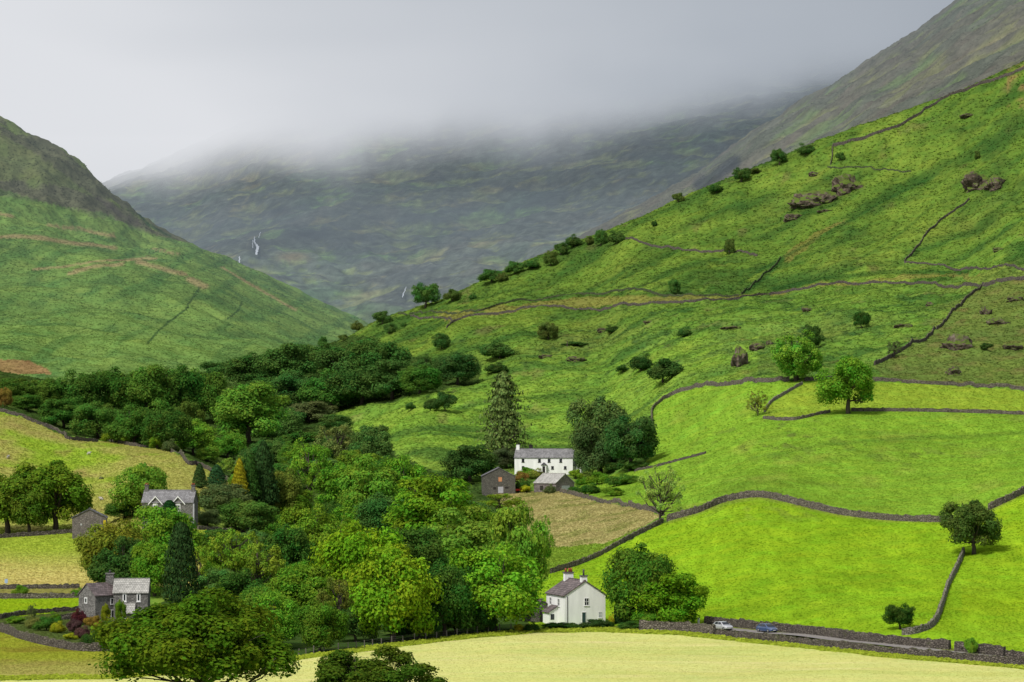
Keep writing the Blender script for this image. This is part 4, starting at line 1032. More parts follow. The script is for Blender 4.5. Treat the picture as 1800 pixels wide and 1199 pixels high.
# ------------------------------------------------------------------ buildings
WHITE = simple_mat('limewash', (0.86, 0.86, 0.85), 0.10, 0.9, 0.85, 0.01, 0.1, streak=True)
WTRIM = simple_mat('white_paint', (0.78, 0.78, 0.77), 0.05, 2.0, 0.5)
def slate(name, base, var=0.3):
    m, nt, out = new_mat(name)
    tc = N(nt, 'ShaderNodeTexCoord')
    br = N(nt, 'ShaderNodeTexBrick'); br.inputs['Scale'].default_value = 1.0
    br.inputs['Brick Width'].default_value = 0.4; br.inputs['Row Height'].default_value = 0.28; br.inputs['Mortar Size'].default_value = 0.02
    br.inputs['Color1'].default_value = (*[c*(1-var) for c in base], 1); br.inputs['Color2'].default_value = (*[c*(1+var) for c in base], 1)
    br.inputs['Mortar'].default_value = (*[c*0.35 for c in base], 1)
    mp = N(nt, 'ShaderNodeMapping'); mp.inputs['Rotation'].default_value = (R(90), 0, 0)
    nt.links.new(tc.outputs['Object'], mp.inputs[0]); nt.links.new(mp.outputs[0], br.inputs['Vector'])
    n = noise_tex(nt, tc.outputs['Object'], 0.9, 6, 0.65); rp = ramp(nt, [(0.3, 0.65), (0.7, 1.3)]); nt.links.new(n, rp.inputs[0])
    c = mixc(nt, 1.0, br.outputs[0], rp.outputs[0], 'MULTIPLY')
    b = N(nt, 'ShaderNodeBsdfPrincipled'); setin(b, Roughness=0.6); b.inputs['Specular IOR Level'].default_value = 0.3
    nt.links.new(c, b.inputs['Base Color'])
    bp = N(nt, 'ShaderNodeBump'); bp.inputs['Distance'].default_value = 0.03; nt.links.new(br.outputs['Fac'], bp.inputs['Height']); bp.invert = True
    nt.links.new(bp.outputs[0], b.inputs['Normal']); nt.links.new(b.outputs[0], out.inputs[0]); return m
SLATE = slate('slate', (0.13, 0.125, 0.135)); SLATEB = slate('slate_brown', (0.145, 0.115, 0.115)); SLATEP = slate('slate_pale', (0.40, 0.39, 0.36), 0.15)
SLATEG = slate('slate_grey', (0.23, 0.225, 0.23), 0.2)
STONE = stone_mat('house_stone', (0.11, 0.105, 0.10), (0.27, 0.26, 0.245), 0.38, 0.5, 0.04)
STONEB = stone_mat('barn_stone', (0.10, 0.085, 0.085), (0.30, 0.26, 0.25), 0.40, 0.45, 0.05)
STONED = stone_mat('dark_barn_stone', (0.075, 0.072, 0.062), (0.20, 0.19, 0.16), 0.40, 0.45, 0.05)
GLASS = simple_mat('window_glass', (0.02, 0.025, 0.03), 0.3, 2, 0.08, 0, 0.5)
DKGREEN = simple_mat('painted_door', (0.03, 0.06, 0.06), 0.2, 2, 0.5)
DARKW = simple_mat('dark_timber', (0.03, 0.027, 0.024), 0.3, 2, 0.8)
TERRA = simple_mat('terracotta', (0.36, 0.11, 0.055), 0.25, 3, 0.8)
POTG = simple_mat('grey_pot', (0.11, 0.10, 0.11), 0.25, 3, 0.8)
LEADG = simple_mat('pale_boards', (0.40, 0.40, 0.43), 0.15, 2, 0.8)
IVY = (0.045, 0.095, 0.014)

class House:
    """local axes: x along the ridge, -y is the front, z up"""
    def __init__(s, name, label, cat, px, py, rz, L, W, eave, ridge, wallm, roofm, group=None, d=None, over=0.22, cut=None):
        p = spot(px, py)
        s.root = empty(name, (p.x, p.y, p.z), R(rz)); tag(s.root, label, cat, group)
        s.L, s.W, s.e, s.r = L, W, eave, ridge; s.p = p
        s.block(0, 0, L, W, eave, ridge, wallm, roofm, over)
    def block(s, cx, cy, L, W, e, r, wallm, roofm, over=0.22, wname='wall', rname='roof'):
        m = MB(); x0, x1, y0, y1 = cx-L/2, cx+L/2, cy-W/2, cy+W/2
        m.poly([(x0,y0,-1),(x1,y0,-1),(x1,y0,e),(x0,y0,e)]); m.poly([(x1,y1,-1),(x0,y1,-1),(x0,y1,e),(x1,y1,e)])
        m.poly([(x1,y0,-1),(x1,y1,-1),(x1,y1,e),(x1,cy,r),(x1,y0,e)]); m.poly([(x0,y1,-1),(x0,y0,-1),(x0,y0,e),(x0,cy,r),(x0,y1,e)])
        w = m.build(wname, wallm, s.root)
        m = MB(); k = (r-e)/(W/2); t = 0.16; X0, X1 = x0-over*0.7, x1+over*0.7
        for sg in (-1, 1):
            ye = cy+sg*(W/2+over); ze = e-over*k+0.02
            b = [(X0,ye,ze),(X1,ye,ze),(X1,cy,r+0.02),(X0,cy,r+0.02)]
            if sg > 0: b = [b[1], b[0], b[3], b[2]]
            m.hexa(b, [(x, y, z+t) for x, y, z in b])
        m.box(X0+0.02, X1-0.02, cy-0.14, cy+0.14, r+0.10, r+0.26)
        ro = m.build(rname, roofm, s.root)
        return w, ro
    def chimney(s, x, y, z0, z1, w, d, mat, capm, pots=0, potm=None, poth=0.6):
        m = MB(); m.box(x-w/2, x+w/2, y-d/2, y+d/2, z0, z1, 0.02)
        c = m.build('chimney', mat, s.root)
        m = MB(); m.box(x-w/2-0.1, x+w/2+0.1, y-d/2-0.1, y+d/2+0.1, z1-0.005, z1+0.16); m.build('cap', capm, c)
        for i in range(pots):
            xx = x+(i-(pots-1)/2)*w/max(pots, 1)
            m = MB(); m.tube([(xx,y,z1+0.155),(xx,y,z1+0.155+poth*0.8),(xx,y,z1+0.155+poth)], [0.17, 0.13, 0.16], 10); m.build('chimney_pot', potm or TERRA, c, True)
        return c
    def face(s, f, u, z, o, blk=None):
        cx, cy, L, W = blk or (0, 0, s.L, s.W)
        return {'f': (cx+u, cy-W/2-o, z), 'b': (cx-u, cy+W/2+o, z), 'r': (cx+L/2+o, cy+u, z), 'l': (cx-L/2-o, cy-u, z)}[f]
    def slab(s, m, f, u0, u1, z0, z1, o0, o1, blk=None):
        a = s.face(f, u0, z0, o0, blk); b = s.face(f, u1, z0, o0, blk); c = s.face(f, u1, z0, o1, blk); d = s.face(f, u0, z0, o1, blk)
        m.hexa([d, c, b, a], [(p[0], p[1], z1) for p in (d, c, b, a)])
    def window(s, f, u, z, w, h, frame=WTRIM, pane=GLASS, blk=None, bars=True, fw=0.10, name='window', sill=True):
        m = MB(); e = 0.06
        s.slab(m, f, u-w/2, u-w/2+fw, z, z+h, -0.05, e, blk); s.slab(m, f, u+w/2-fw, u+w/2, z, z+h, -0.05, e, blk)
        s.slab(m, f, u-w/2+fw, u+w/2-fw, z, z+fw, -0.05, e, blk); s.slab(m, f, u-w/2+fw, u+w/2-fw, z+h-fw, z+h, -0.05, e, blk)
        if bars:
            s.slab(m, f, u-0.03, u+0.03, z+fw, z+h-fw, -0.05, e-0.01, blk)
            s.slab(m, f, u-w/2+fw, u+w/2-fw, z+h*0.5-0.03, z+h*0.5+0.03, -0.05, e-0.02, blk)
        wo_ = m.build(name, frame, s.root)
        m = MB(); s.slab(m, f, u-w/2+fw*0.5, u+w/2-fw*0.5, z+fw*0.5, z+h-fw*0.5, -0.04, 0.015, blk); m.build('pane', pane, wo_)
        if sill:
            m = MB(); s.slab(m, f, u-w/2-0.08, u+w/2+0.08, z-0.10, z-0.002, -0.05, 0.12, blk); m.build('sill', frame, wo_)
        return wo_
    def door(s, f, u, z, w, h, mat=DKGREEN, frame=WTRIM, blk=None, name='door'):
        m = MB(); s.slab(m, f, u-w/2, u+w/2, z, z+h, -0.05, 0.03, blk); d = m.build(name, mat, s.root)
        m = MB(); s.slab(m, f, u-w/2-0.1, u-w/2-0.002, z, z+h+0.1, -0.05, 0.06, blk); s.slab(m, f, u+w/2+0.002, u+w/2+0.1, z, z+h+0.1, -0.05, 0.06, blk)
        s.slab(m, f, u-w/2, u+w/2, z+h+0.002, z+h+0.1, -0.05, 0.06, blk); m.build('door_frame', frame, d)
        m = MB(); s.slab(m, f, u+w/2-0.2, u+w/2-0.12, z+h*0.48, z+h*0.53, 0.031, 0.08, blk); m.build('handle', POTG, d)
        return d

# white cottage beside the lane: right gable towards us
h = House('cottage', 'white rendered cottage with gable end and red chimney pots by straw field', 'house', 1012, 1094, -71, 8.6, 6.9, 4.55, 6.75, WHITE, SLATEB)
# local +x is the gable facing the camera
h.window('r', 0.25, 2.95, 0.78, 1.2, fw=0.07); h.window('r', 2.55, 0.95, 0.6, 0.95, fw=0.06, pane=simple_mat('net_curtain', (0.35, 0.38, 0.42), 0.1, 3))
h.door('r', -0.2, 0.1, 0.6, 1.75)
h.window('f', 1.6, 2.75, 1.0, 1.25); h.window('f', -2.2, 2.75, 1.0, 1.25); h.door('f', 0.3, 0.0, 0.95, 2.0); h.window('f', -2.6, 0.9, 1.0, 1.2)
m = MB(); m.tube([(4.36,-3.0,-0.2),(4.36,-3.0,4.45)], [0.06,0.06], 6); m.build('drainpipe', POTG, h.root)
m = MB()
m.hexa([(-1.6,-5.0,-0.5),(1.2,-5.0,-0.5),(1.2,-3.46,-0.5),(-1.6,-3.46,-0.5)], [(-1.6,-5.0,1.75),(1.2,-5.0,1.75),(1.2,-3.46,2.7),(-1.6,-3.46,2.7)]); po = m.build('porch', WHITE, h.root)
m = MB(); m.hexa([(-1.8,-5.2,1.66),(1.4,-5.2,1.66),(1.4,-3.47,2.73),(-1.8,-3.47,2.73)], [(-1.8,-5.2,1.78),(1.4,-5.2,1.78),(1.4,-3.47,2.85),(-1.8,-3.47,2.85)]); m.build('porch_roof', SLATEB, po)
m = MB(); m.box(1.19,1.24,-4.7,-4.1,0.6,1.5); m.build('pane', GLASS, po)
h.chimney(-3.4, 0.0, 6.0, 7.75, 0.7, 1.5, WHITE, POTG, 0)
c = h.chimney(3.6, 0.0, 6.2, 7.55, 0.7, 1.0, WHITE, POTG, 1, POTG, 0.95)
ch = [o for o in h.root.children if o.name.startswith('chimney')][0]
for yy in (-0.45, 0.15, 0.5):
    m = MB(); m.tube([(-3.4,yy,7.9),(-3.4,yy,8.35),(-3.4,yy,8.5)], [0.2,0.16,0.19], 10); m.build('chimney_pot', TERRA, ch, True)
# shed behind
s_ = House('shed', 'dark stone shed tucked behind left side of white cottage', 'shed', 945, 1092, -72, 5.0, 3.0, 2.3, 3.5, STONED, SLATEB)
s_.door('r', 0.1, 0.0, 0.9, 1.9, DARKW, DARKW)

# white farmhouse on the hill
h = House('farmhouse', 'long low white farmhouse with grey slate roof below bracken slope', 'house', 958, 829, -8, 17.0, 6.4, 4.1, 6.5, WHITE, SLATEG)
for u in (-6.0, -1.2, 1.6, 5.0): h.window('f', u, 2.75, 0.75, 1.0, frame=DARKW, bars=False)
for u in (-6.0, 2.6, 6.3): h.window('f', u, 0.75, 0.75, 0.9, frame=POTG, bars=False)
m = MB(); m.box(-0.5, 0.9, -4.3, -3.22, -0.8, 1.9); po = m.build('porch', WHITE, h.root)
m = MB(); m.hexa([(-0.75,-4.5,1.905),(1.15,-4.5,1.905),(1.15,-3.23,1.905),(-0.75,-3.23,1.905)], [(0.15,-4.5,2.7),(0.25,-4.5,2.7),(0.25,-3.23,2.7),(0.15,-3.23,2.7)]); m.build('porch_roof', SLATE, po)
m = MB(); m.box(-0.2, 0.6, -4.33, -4.29, -0.7, 1.6); m.build('door', DARKW, po)
h.chimney(-7.9, 0.0, 5.9, 7.9, 0.95, 0.95, WHITE, DARKW, 1, DARKW, 0.4)
h.chimney(-4.2, 0.6, 5.9, 7.6, 1.0, 0.8, DARKW, DARKW, 1, DARKW, 0.45)
w, ro = h.block(9.6, 0.6, 2.2, 4.2, 1.7, 2.9, WHITE, SLATEG, wname='outhouse_wall', rname='outhouse_roof')

# barns below it
b = House('barn', 'grey stone barn with gable to us and orange opening left of farmhouse', 'barn', 876, 866, -88, 9.0, 8.9, 4.5, 6.7, STONED, SLATE)
m = MB(); b.slab(m, 'r', -0.1, 0.85, 3.1, 4.3, -0.05, 0.03); m.build('loft_opening', simple_mat('loft_orange', (0.55, 0.25, 0.12), 0.2, 2), b.root)  # flat orange panel filling the loft opening
m = MB(); b.slab(m, 'r', -0.2, 1.2, 0.0, 1.7, -0.05, 0.03); m.build('door', LEADG, b.root)
m = MB(); b.slab(m, 'r', -1.5, -0.7, 1.0, 1.6, -0.05, 0.03); m.build('window', DARKW, b.root)
m = MB(); b.slab(m, 'r', 1.7, 2.6, 1.2, 1.7, -0.05, 0.03); m.build('window', DARKW, b.root)
b2 = House('barn', 'low stone outbuilding with pale sloping roof in front of farmhouse', 'barn', 974, 863, -45, 8.2, 7.2, 2.2, 4.6, STONEB, SLATEP)
m = MB(); b2.slab(m, 'r', -1.3, 1.8, 0.1, 1.5, -0.05, 0.03); m.build('door', LEADG, b2.root)
m = MB(); b2.slab(m, 'f', -1.8, -0.6, 0.2, 1.4, -0.05, 0.03); m.build('door', DARKW, b2.root)

# left stone house with gablets
h = House('stone_house', 'ivy clad stone house with two peaked white gablets beside round tree', 'house', 299, 922, -3, 10.9, 6.6, 4.8, 7.2, STONE, SLATEG)
for i, u in enumerate((-2.55, 2.3)):
    m = MB(); y0 = -3.3
    m.poly([(u-1.15,y0-0.05,4.5),(u+1.15,y0-0.05,4.5),(u,y0-0.05,5.85)]); g1 = m.build('gablet', STONE, h.root)
    m = MB()
    for sg in (-1, 1):
        bq = [(u+sg*1.5,y0-0.3,4.32),(u+sg*1.5,y0+1.2,4.32),(u,y0+1.9,6.0),(u,y0-0.3,6.0)]
        if sg < 0: bq = [bq[1], bq[0], bq[3], bq[2]]
        m.hexa(bq, [(x, y, z+0.14) for x, y, z in bq])
    m.build('gablet_roof', SLATEG, g1)
    m = MB()
    for sg in (-1, 1):
        m.hexa([(u+sg*1.55,y0-0.36,4.22),(u+sg*1.55,y0-0.305,4.22),(u,y0-0.305,5.92),(u,y0-0.36,5.92)], [(u+sg*1.55,y0-0.36,4.5),(u+sg*1.55,y0-0.305,4.5),(u,y0-0.305,6.2),(u,y0-0.36,6.2)])
    m.build('bargeboard', WTRIM, g1)
    wn = h.window('f', u-0.05, 3.0, 1.05, 1.35, fw=0.16)
    m = MB(); ang = [k*math.pi/8 for k in range(9)]
    m.poly([(u-0.05+0.525*math.cos(a), y0-0.065, 4.352+0.42*math.sin(a)) for a in ang]); m.build('arched_head', WTRIM, wn)
m = MB(); h.slab(m, 'f', -1.3, 1.1, 0.0, 2.3, -0.05, 0.03); m.build('porch', DARKW, h.root)
h.chimney(-5.0, 0, 6.6, 8.3, 0.75, 0.9, STONE, POTG, 2, TERRA, 0.4); h.chimney(5.0, 0, 6.6, 8.3, 0.75, 0.9, STONE, POTG, 2, TERRA, 0.4)
m = MB(); m.box(5.47, 5.75, -3.4, -3.1, -1.0, 4.6); m.build('drainpipe', LEADG, h.root)

# small stone barn on the left
b = House('barn', 'small brown stone barn with gable towards us in left field', 'barn', 158, 942, -84, 6.5, 7.3, 4.0, 5.8, STONEB, SLATE)
m = MB(); b.slab(m, 'r', 3.0, 3.55, 2.0, 3.5, -0.05, 0.04); m.build('yellow_board', simple_mat('yellow_paint', (0.55, 0.42, 0.02), 0.15, 3), b.root)
m = MB(); b.slab(m, 'r', -1.9, -1.55, 2.4, 2.8, -0.05, 0.03); m.build('vent', LEADG, b.root)

# grey stone house lower left: slated right wing and gabled left wing
h = House('stone_house', 'grey stone house with pale roof, white windows and bright garden shrubs', 'house', 232, 1086, 3, 5.6, 5.6, 4.35, 6.3, STONE, SLATEP)
for u in (-1.0, 1.3): h.window('f', u, 2.85, 0.62, 1.35, fw=0.17, bars=False)
LB = (-5.0, -0.4)
lw = empty('left_wing', (0, 0, 0)); lw.parent = h.root
ang = R(38)
def wing_part(m, name, mat, parent=None):
    o = m.build(name, mat, parent or h.root)
    if parent is None: o.location = (-5.35, -0.6, 0); o.rotation_euler = (0, 0, ang)
    return o
bpy.data.objects.remove(lw)
m = MB(); a, bb, e_, r_ = 2.35, 2.5, 3.9, 5.7     # ridge along local x here; gable at -x
m.poly([(-a,-bb,-1),(a,-bb,-1),(a,-bb,e_),(-a,-bb,e_)]); m.poly([(a,bb,-1),(-a,bb,-1),(-a,bb,e_),(a,bb,e_)])
m.poly([(a,-bb,-1),(a,bb,-1),(a,bb,e_),(a,0,r_),(a,-bb,e_)]); m.poly([(-a,bb,-1),(-a,-bb,-1),(-a,-bb,e_),(-a,0,r_),(-a,bb,e_)])
wing_part(m, 'wing_wall', STONE)
m = MB(); k = (r_-e_)/bb
for sg in (-1, 1):
    bq = [(-a-.15,sg*(bb+.2),e_-.2*k+.02),(a+.1,sg*(bb+.2),e_-.2*k+.02),(a+.1,0,r_+.02),(-a-.15,0,r_+.02)]
    if sg > 0: bq = [bq[1], bq[0], bq[3], bq[2]]
    m.hexa(bq, [(x, y, z+.15) for x, y, z in bq])
wing_part(m, 'wing_roof', SLATEB)
def wing_window(f, u, z, w_, h_):
    m = MB(); fr = []
    def sl(mm, u0, u1, z0, z1, o0, o1):
        if f == 'l': A = lambda uu, oo: (-a-oo, -uu)
        else: A = lambda uu, oo: (uu, -bb-oo)
        p = [A(u0,o1), A(u1,o1), A(u1,o0), A(u0,o0)]
        mm.hexa([(x,y,z0) for x,y in p], [(x,y,z1) for x,y in p])
    t = .15
    sl(m, u-w_/2, u-w_/2+t, z, z+h_, -.05, .06); sl(m, u+w_/2-t, u+w_/2, z, z+h_, -.05, .06); sl(m, u-w_/2+t, u+w_/2-t, z, z+t, -.05, .06); sl(m, u-w_/2+t, u+w_/2-t, z+h_-t, z+h_, -.05, .06)
    wo_ = wing_part(m, 'window', WTRIM)
    m = MB(); sl(m, u-w_/2+t*.5, u+w_/2-t*.5, z+t*.5, z+h_-t*.5, -.04, .02); wing_part(m, 'pane', GLASS, wo_)
wing_window('l', -0.3, 2.5, 0.8, 1.0); wing_window('l', -0.9, 0.2, 0.8, 0.8); wing_window('f', 0.9, 2.3, 0.75, 1.1); wing_window('f', 1.0, 0.0, 0.7, 1.5)
m = MB(); m.box(-1.5, 0.5, -4.4, -2.82, -0.6, 1.0); po = m.build('porch', STONE, h.root)
m = MB(); m.hexa([(-1.8,-4.7,0.96),(0.8,-4.7,0.96),(0.8,-2.83,2.5),(-1.8,-2.83,2.5)], [(-1.8,-4.7,1.1),(0.8,-4.7,1.1),(0.8,-2.83,2.64),(-1.8,-2.83,2.64)]); m.build('porch_roof', SLATEP, po)
m = MB(); m.box(-1.3, -0.7, -4.45, -4.38, -0.4, 0.8); m.build('door', WTRIM, po)
h.chimney(-3.7, 0.9, 4.4, 7.2, 1.3, 1.3, STONE, STONE, 1, POTG, 0.5)

# ------------------------------------------------------------------ hedges, climbers, garden shrubs
def shrub(px, b, top, w, colr, label, group=None, cat='shrub', kind='bush', name='shrub', dy=0):
    return tree(px, b, top, w, kind, colr, label, cat, group, name, dy=dy)
G_G = 'garden shrubs of the grey stone house'
for a in [(142,1098,1068,30,'red','crimson leaved shrub at left corner of grey stone house'),(132,1112,1086,26,'purple','dull purple shrub left of orange flowers in garden'),(148,1122,1098,34,'purple','low purple shrub below crimson shrub'),
          (164,1108,1081,30,'orange','orange flowering bush in front of grey stone house'),(224,1122,1086,26,'yellow','golden yellow bush at right end of garden'),(221,1132,1105,30,'olive','olive low bush under golden yellow bush'),
          (186,1130,1092,48,'dark','dark green bush in front of grey stone house door'),(205,1128,1100,36,'deep','darker low bush left of golden yellow bush'),(160,1136,1108,36,'deep','low dark bush on top of garden wall'),
          (124,1124,1112,22,'yellow','lime coloured low plant on garden wall'),(103,1112,1090,28,'yellow','lime green bush left side of garden'),(82,1108,1082,40,'dark','dark bush left side of garden'),
          (60,1104,1080,40,'brown','brown green bush at left end of garden'),(30,1096,1082,34,'mid','low green bush by left garden wall'),(56,1092,1066,18,'airy_','thin grey green sapling behind garden wall'),
          (95,1096,1074,26,'mid','rounded green bush behind lime bush')]:
    if a[4] == 'airy_': tree(a[0], a[1], a[2]-6, a[3], 'airy', 'grey', a[5], 'tree', G_G)
    else: shrub(*a, group=G_G)
shrub(35,1050,1027,30,'mid','rounded green bush between two parallel left walls'); shrub(136,1050,1032,22,'mid','small bush at right end of two parallel left walls')
shrub(212,1090,1048,20,(0.075,0.115,0.012),'tall green climber on right of wing at grey stone house', kind='round', name='climbing_plant', cat='climber', dy=-5.5)
shrub(186,1090,1056,18,(0.115,0.135,0.012),'olive climber between windows of left wing at grey stone house', kind='round', name='climbing_plant', cat='climber', dy=-5.0)
shrub(262,920,882,22,(0.10,0.10,0.012),'yellowish ivy on left front corner of gableted house', kind='column', name='climbing_plant', cat='climber', dy=-3.8)
shrub(298,922,877,34,(0.012,0.045,0.016),'dark ivy between gablets of left stone house', kind='column', name='climbing_plant', cat='climber', dy=-3.8)
shrub(345,915,860,14,(0.10,0.115,0.02),'pale ivy on right corner of left stone house', kind='column', name='climbing_plant', cat='climber', dy=-3.2)
G_F = 'shrubs round the white farmhouse'
for a in [(925,838,820,30,'mid','green bush under left windows of white farmhouse'),(945,843,822,36,(0.12,0.135,0.03),'yellow green bush under porch of white farmhouse'),(915,848,828,26,'rust','reddish bush right of grey barn roof'),(916,862,840,28,(0.05,0.09,0.02),'green bush right of grey barn wall'),
          (1012,842,824,22,'olive','yellow green bush at right front corner of farmhouse'),(1022,852,838,24,'mid','bush right of pale roofed outbuilding'),(1050,852,828,44,'mid','broad green bush under trees right of farmhouse'),(1085,854,832,40,(0.05,0.10,0.02),'dark bush behind farmhouse garden wall'),
          (1108,850,834,34,(0.06,0.12,0.02),'rightmost bush of farmhouse garden'),(1040,868,848,40,'dark','low dark bush above wall right of outbuilding'),(1075,872,856,40,'mid','low green bush along farmhouse garden wall'),(1012,866,852,26,'dark','dark low bush at right end of pale roofed outbuilding'),
          (1120,826,810,40,'deep','shadowed bush under dark tree with visible stem'),(1082,828,808,40,'deep','shadowed bush between farmhouse trees'),(855,835,812,24,'light','bright bush at left eave of grey barn'),(965,868,850,22,'grey','grey bush in front of pale roofed outbuilding'),
          (925,866,852,20,'yellow','yellow bush between the two farm barns')]:
    shrub(*a, group=G_F)
G_C = 'low bushes by the white cottage'
for a in [(998,1103,1093,50,'deep','left part low dark bush in front of white cottage door'),(1044,1103,1087,44,(0.028,0.058,0.02),'dark mounded bush in front of white cottage gable'),(1068,1101,1090,22,'deep','dark bush at right corner of white cottage'),(975,1104,1094,40,'deep','low dark bush at left foot of white cottage'),
          (932,1110,1092,28,'deep','blackish bush left of shed on field edge'),(911,1110,1096,18,'yellow','small yellow flowered bush on straw field edge'),(1075,1098,1078,12,'yellow','yellow green bush beside right wall of white cottage'),
          (1140,1104,1072,50,'mid','bush at foot of trees right of white cottage'),(1120,1106,1090,60,'deep','low dark bush between hedge and tree stems')]:
    shrub(*a, group=G_C)
shrub(1705,1150,1119,24,'light','green sapling bush in gap of lane wall'); shrub(1630,1153,1143,24,'mid','small bush against straw field wall near right'); shrub(1545,1144,1135,40,'olive','low weeds on straw field wall left of small bush')
# clipped hedge
def hedge(pix, hgt, wid, label):
    L = world_line(pix, 0.5, False); g = np.random.default_rng(44); P = []; Nn = []
    c = spot(*pix[len(pix)//2])
    for _ in range(3600):
        i = g.integers(0, len(L)-1); p = L[i].lerp(L[i+1], g.random()); t = (L[i+1]-L[i]).normalized(); n = Vector((-t.y, t.x))
        a = g.uniform(-0.2, math.pi+0.2); q = (math.copysign(abs(math.cos(a))**0.4, math.cos(a))*wid/2, abs(math.sin(a))**0.5*hgt)
        k = g.uniform(0.88, 1.05)
        P.append((p.x+n.x*q[0]*k-c.x, p.y+n.y*q[0]*k-c.y, ground_z(p.x, p.y)+q[1]*k*(1 if a > 0 else 0.2)-c.z)); Nn.append((n.x*math.cos(a), n.y*math.cos(a), math.sin(a)+0.2))
    P = np.array(P); Nn = unit(np.array(Nn)+0.5*g.normal(size=P.shape))
    me = finish_crown('hedge', leaf_quads(P, Nn, 0.34, g), g.uniform(0.7, 1.3, len(P)), g.random(len(P)), LEAF)
    o = link(bpy.data.objects.new('hedge', me)); o.location = c; o.color = (0.018, 0.040, 0.014, 1)
    return tag(o, label, 'hedge')
hedge([(1083,1096),(1096,1096),(1112,1097)], 2.6, 1.6, 'tall dark clipped hedge between white cottage and trees')

# ------------------------------------------------------------------ crags and boulders
ROCK = None
def rock_mat():
    m, nt, out = new_mat('crag')
    tc = N(nt, 'ShaderNodeTexCoord'); n1 = noise_tex(nt, tc.outputs['Object'], 0.5, 7, 0.65)
    rp = ramp(nt, [(0.30, (0.025, 0.023, 0.022)), (0.5, (0.105, 0.080, 0.060)), (0.72, (0.23, 0.19, 0.155))]); nt.links.new(n1, rp.inputs[0])
    geo = N(nt, 'ShaderNodeNewGeometry'); sx = N(nt, 'ShaderNodeSeparateXYZ'); nt.links.new(geo.outputs['Normal'], sx.inputs[0])
    n2 = noise_tex(nt, tc.outputs['Object'], 0.35, 5)
    a = mathn(nt, 'ADD', mathn(nt, 'MULTIPLY', sx.outputs[2], 0.55), mathn(nt, 'MULTIPLY', n2, 0.9)); gr = ramp(nt, [(0.58, 0.0), (0.80, 1.0)]); nt.links.new(a, gr.inputs[0])
    c = mixc(nt, gr.outputs[0], rp.outputs[0], (0.090, 0.135, 0.022))
    b = N(nt, 'ShaderNodeBsdfPrincipled'); setin(b, Roughness=0.95); b.inputs['Specular IOR Level'].default_value = 0.1; nt.links.new(c, b.inputs['Base Color'])
    bp = N(nt, 'ShaderNodeBump'); bp.inputs['Distance'].default_value = 0.5; nt.links.new(n1, bp.inputs['Height']); nt.links.new(bp.outputs[0], b.inputs['Normal'])
    nt.links.new(b.outputs[0], out.inputs[0]); return m
ROCK = rock_mat()
def crag(px, py, w, hh, label, seed, group='rock outcrops on the right fellside'):
    w *= 0.86; hh *= 0.9
    p = spot(px, py); s = p.y/F
    bm = bmesh.new(); bmesh.ops.create_icosphere(bm, subdivisions=4, radius=1)
    P = np.array([v.co[:] for v in bm.verts]); rr_ = np.random.default_rng(seed)
    o1, o2, o3 = rr_.random(3)*90
    n = ridged(P[:, 0]*1.6+o1+P[:, 2]*0.9, P[:, 1]*1.6+o2-P[:, 2]*1.3, 4)*0.30+noise2(P[:, 0]*1.1+o3, P[:, 2]*1.4+P[:, 1]+o1)*0.45
    n = n+np.round((P[:, 2]*2+P[:, 0]*0.7+n)*2)/2*0.10
    P = P*(1+n)[:, None]
    P[:, 2] = np.where(P[:, 2] > 0, P[:, 2]**0.9*0.9, P[:, 2]) if False else P[:, 2]
    P = P*np.array([w*s*0.5, max(w*s*0.34, hh*s*0.9), hh*s*0.72])
    for v, q in zip(bm.verts, P): v.co = q
    me = bpy.data.meshes.new('rock_outcrop'); bm.to_mesh(me); bm.free(); me.materials.append(ROCK)
    o = link(bpy.data.objects.new('rock_outcrop', me)); o.location = (p.x, p.y, p.z-hh*s*0.05); o.rotation_euler = (0, 0, rr_.uniform(-.4, .4))
    return tag(o, label, 'rock', group)
for i, a in enumerate([(1428,356,76,22,'long dark crag left half of pair high on slope'),(1488,332,56,26,'tall end of long crag high on slope'),(1393,384,34,12,'low rock below left end of long crag'),(1452,372,28,5,'thin rock band under long crag'),
    (1715,328,52,30,'biggest jagged crag near right edge above steep wall'),(1748,328,34,22,'dark right shoulder of biggest jagged crag'),(1300,640,24,32,'brown triangular rock above intake wall'),(1333,612,28,13,'orange tinted rock right of brown triangular rock'),(1352,606,12,9,'small grey rock beside orange tinted rock'),
    (1682,612,50,26,'rounded grey crag right of diagonal wall'),(1675,656,30,13,'small brown boulder above head wall at right'),(1755,567,40,12,'rock band near right edge below thick wall'),(1732,552,20,16,'reddish rock at left of rock band near right edge'),(1785,528,34,10,'rocks at right edge under thick wall'),
    (1780,612,30,10,'low broken rocks at right edge'),(1587,575,30,8,'flat rock left of diagonal wall'),(1634,537,13,7,'tiny pale rock by top of diagonal wall'),(1285,578,34,7,'flat dark rock in middle of bracken'),(1012,634,34,10,'brown rock above white farmhouse in bracken'),
    (1060,582,20,7,'small rock on left of centre bracken'),(1140,568,18,6,'tiny rock in centre bracken'),(960,628,22,7,'small rock on left bracken shoulder'),(1700,205,32,6,'flat rocks below highest wall'),(1755,440,22,6,'rocks in upper right pasture'),
    (1418,547,18,10,'small grey rock in bracken right of centre'),(1430,308,16,8,'small pinkish rock left of faint wall'),(1030,845,14,5,'little grey rock in farmhouse garden'),(1740,905,14,5,'stones beside wall near dark round tree'),(178,842,8,5,'grey boulder in left pasture')]):
    crag(*a, seed=200+i)

